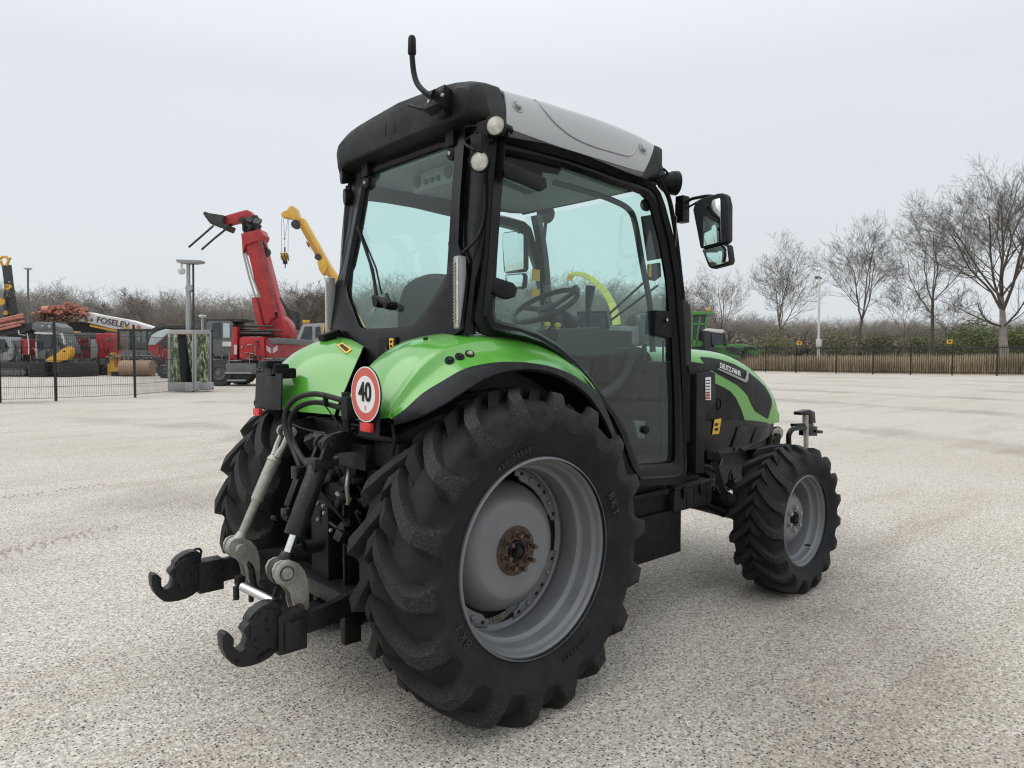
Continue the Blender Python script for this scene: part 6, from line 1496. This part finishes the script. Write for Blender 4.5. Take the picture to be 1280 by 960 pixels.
e.tube('boom_cylinder',M['steel'],[[(304,316),(311,345),(322,380)],[(307,316),(315,345),(325,372)]],.045,.5); e.prism('ram',M['bred'],[(314,372),(320,371),(327,400),(331,414),(324,414),(318,392)],.3,.4,bevel=.03)
b=MB()
for k in range(14): 
    v=404+r3.random()*16; b.tube([e.p(298,v,.2+k*.05),e.p(332+r3.random()*25,v-3+r3.random()*4,.2+k*.05)],.04,5)
for k in range(10):
    u=352+r3.random()*8; b.tube(bez([e.p(350+k,372+k*2,.6),e.p(360+k,386+k*2,.5),e.p(374,392+2*k,.6),e.p(370,402+k,.7)],4),.045,6)
b.build('boom_hoses',M['bdark'],e.T)
e.prism('undercarriage',M['bdark'],[(262,448),(350,452),(350,458),(300,463),(262,460)],2.0,.1,bevel=.05); e.rect('step_box',M['bgrey'],282,454,320,468,1.0,-.2,bevel=.04); e.rect('step_plate',M['bmid'],281,465,314,467,.2,-.35); e.rect('step_plate',M['bmid'],284,474.5,306,476.5,.2,-.35)
e.prism('step_frame',M['bdark'],[(284,468),(316,468),(308,478),(290,479)],.8,-.1,bevel=.03)
e.wheel(273,470,.62,.55,-.2); e.wheel(300,472,.60,.5,1.4); e.wheel(345,470,.62,.55,-.2); e.wheel(370,468,.62,.5,1.4)
b=MB()
for k in range(10): b.lathe([(0,0),(.06,0),(.06,.05)],e.p(262+k*2.5,450+r3.random()*3,-.05),(0,1,0),8)
b.build('lamp_row',M['lens'],e.T)
fittings(e,262,446,330,462,18,7,-.1)
fittings(e,302,424,330,450,7,17,-.24)
# --- grey crane carrier with yellow telescopic boom
e=Far('mobile_crane',400,48,'grey-cabbed mobile crane with a yellow telescopic boom raised to the left','mobile crane')
e.prism('cab',M['bmid'],[(370,425),(378,405),(403,404),(416,405),(420,445),(372,446)],2.0,.1,bevel=.06)
e.prism('cab_window',M['glass_bg'],[(375,425),(381,408),(390,408),(390,425)],.03,.06); e.prism('cab_window',M['glass_bg'],[(394,409),(400,408),(401,419),(394,423)],.03,.06); e.prism('rear_cab',M['byel'],[(403,406),(414,407),(416,420),(403,424)],.3,.0,bevel=.03)
e.rect('lower_body',M['byel'],366,440,430,458,2.2,.3,bevel=.06); e.rect('beacon',M['byel'],378,400,386,404,.3,.4,bevel=.03)
for u in (375,395,420): e.wheel(u,459,.65,.5,.1)
bm_=e.prism('boom',M['byel2'],[(371,276),(379,272),(398,306),(412,331),(424,349),(470,440),(455,440),(416,352),(403,331)],.7,.8,bevel=.05)
e.prism('boom_shade',mat('crane yellow shaded',(.42,.22,.03),.5),[(371,277),(374,275),(404,327),(416,352),(412,350),(400,330)],.05,.74,bm_)  # shade along the boom's lower edge, put into a darker yellow
e.prism('boom_joint',M['byel2'],[(396,327),(406,323),(410,333),(406,340),(403,344),(399,338)],.8,.7,bm_,bevel=.04)
e.prism('boom_head',M['byel2'],[(351,267),(354,264),(359,262),(361,258),(366,257),(370,261),(373,270),(376,275),(370,277),(364,273),(358,272),(352,271)],.8,.75,bm_,bevel=.05)
e.disc('sheave',M['bdark'],369,280,.30,.4,.65,bm_); e.disc('sheave',M['bdark'],397,321,.22,.3,.65,bm_)
e.tube('lattice_strut',M['bwhite'],[(405,346),(412,368),(420,400)],.05,.8)
e.prism('boom_logo',mat('logo red',(.25,.05,.03)),[(382,301),(386,304),(388,309),(385,309)],.01,.73,bm_)
e.prism('boom_logo',M['white'],[(386,307),(389,310),(391,314),(387,311)],.01,.73,bm_)
fittings(e,374,424,420,446,13,8,.0)
hk=Far('hook_block',356,48.2,'black and yellow striped crane hook block hanging on steel cables','hook block'); hk.T.location=Vector(hk.T.location)+Vector((0,0,0))
b=MB(); b.lathe([(0,-.3),(.22,-.22),(.30,0),(.22,.25),(0,.32)],hk.p(356,321,.5),(0,0,1),20); b.build('block',M['byel'],hk.T)
b=MB()
for dx_ in (-3.2,.4,3.8):
    b.bar(hk.p(356+dx_-1.8,316,.17),hk.p(356+dx_+1.2,326,.17),.05,.09,up=(0,1,0))
b.lathe([(0,-.15),(.14,-.1),(.17,.05),(.1,.15)],hk.p(356.5,328,.5),(0,0,1),16); b.tube([hk.p(356.5,330,.5),hk.p(356.5,335,.5)],.035,6); b.tube([hk.p(356,318,.5),hk.p(356,309,.5)],.05,6); b.build('block_bands',M['bdark'],hk.T)
b=MB()
for a_,c_ in (((352,272),(352,318)),((354,272),(356,298)),((360,273),(356,298)),((360.5,273),(360,318)),((356,298),(356,312))): b.tube([hk.p(*a_,.5),hk.p(*c_,.5)],.013,4)
b.build('hoist_cables',M['bgrey'],hk.T); b=MB(); b.lathe([(0,-.07),(.07,0),(0,.07)],hk.p(355.7,298.5,.5),(0,0,1),10); b.build('cable_weight',M['bdark'],hk.T)
# --- lime harvester spout seen through the cab
e=Far('forage_harvester',770,38,'lime yellow forage harvester with a curved discharge spout, seen through the cab glass','harvester')
sp_px=[(712,344),(718,342),(728,343),(738,348),(748,356),(757,366),(764,378),(769,392),(771,406)]
b=MB()
for k,(p,q) in enumerate(zip(sp_px[:-1],sp_px[1:])):
    b.bar(e.p(*p,0),e.p(*q,0),.28,.20+.03*k)
b.build('spout',M['blime'],e.T,bevel=.03)
e.prism('spout_flap',M['byel'],[(708,350),(710,344),(716,341),(719,344),(715,350)],.4,-.05)
e.rect('body',M['bgrey'],762,408,800,432,2.4,.3,bevel=.1); e.rect('cab',M['glass_bg'],800,392,826,430,2.0,.2,bevel=.1); e.rect('chassis',M['bdark'],760,432,826,444,2.2,.3,bevel=.1); e.wheel(775,450,.75,.6,.0); e.wheel(815,448,.95,.6,.0)
# --- far green tractors on the right
def fartractor(u,D,label,s=1.0,cab=True,seed=0):
    e=Far('parked_tractor',u,D,label,'tractor','green tractors parked by the bar fence'); return e
e=Far('forage_machine',872,63,'tall green machine with glazed cab partly hidden behind the exhaust','harvester')
e.prism('cab_glass',M['glass_bg'],[(864,392),(883,393),(884,420),(880,436),(864,436)],2.0,.1,bevel=.05); e.prism('roof',M['bgreen'],[(862,389),(893,390),(894,392.5),(862,394)],2.4,-.1,bevel=.04); e.disc('beacon',M['byel'],886,387,.18,.3,.2)
e.prism('frame',M['bgreen'],[(864,392),(866,392),(866,436),(864,436)],.2,.0,more=([(874,396),(876,396),(871,432),(869,432)],[(882,396),(885,394),(882,420),(880,420)],[(864,404),(884,404),(884,406),(864,406)],[(864,424),(879,427),(880,433),(864,433)]))
e.rect('lower',M['bdark'],860,432,885,452,2.4,.2,bevel=.05); e.wheel(866,452,.8,.6,.0); e.wheel(884,453,.7,.6,.0)
e=Far('parked_tractor',905,62,'parked green tractor with a pale cab roof, nearer of the two beside the bar fence','tractor','green tractors parked by the bar fence')
e.prism('cab_frame',M['bdark'],[(881,413),(888,413),(890,440),(883,440)],1.8,.1,bevel=.04,more=([(903,414),(906,414),(909,432),(906,432)],)); e.prism('windscreen',M['glass_bg'],[(889,415),(903,415),(906,430),(890,431)],1.6,.2)
e.prism('roof',M['bwhite'],[(882,412),(886,410.5),(904,412),(907,415),(906,417),(890,415),(882,415)],1.9,.1,bevel=.04)
e.prism('hood',M['bgreen'],[(891,428),(912,430),(924,436),(929,446),(925,452),(893,437)],1.1,.3,bevel=.06); e.prism('hood_side',M['bdark'],[(908,434),(916,433),(925,438),(922,440),(908,438)],.03,.26); e.prism('fender',M['bgreen'],[(893,436),(908,441),(924,444),(928,449),(908,446)],.3,.0)
e.tube('exhaust',M['bdark'],[[(911,427),(911,418),(913,414)]],.09,.2); e.wheel(920,448,.62,.45,.0); e.wheel(892,446,.85,.5,.0); e.rect('lower_body',M['bdark'],892,440,922,452,1.2,.3)
e=Far('parked_tractor',938,64,'parked green tractor with only its hood showing, farther right beside the bar fence','tractor','green tractors parked by the bar fence')
e.prism('hood',M['bgreen'],[(914,430),(930,430),(943,433),(950,438),(953,446),(951,450),(944,446),(930,440),(914,434)],1.1,.3,bevel=.06); e.prism('hood_side',M['bdark'],[(930,434),(940,433),(947,437),(938,437),(929,441)],.03,.26)
e.prism('hood_nose',M['bdark'],[(949,440),(954,442),(954,447),(950,448)],.9,.4); e.wheel(936,450,.66,.45,.0,rim='bmid'); e.wheel(915,448,.8,.5,.4); e.rect('front_weight',M['bdark'],943,449,959,461,1.0,.2,bevel=.1); e.rect('lower_body',M['bdark'],914,441,950,456,1.2,.4)
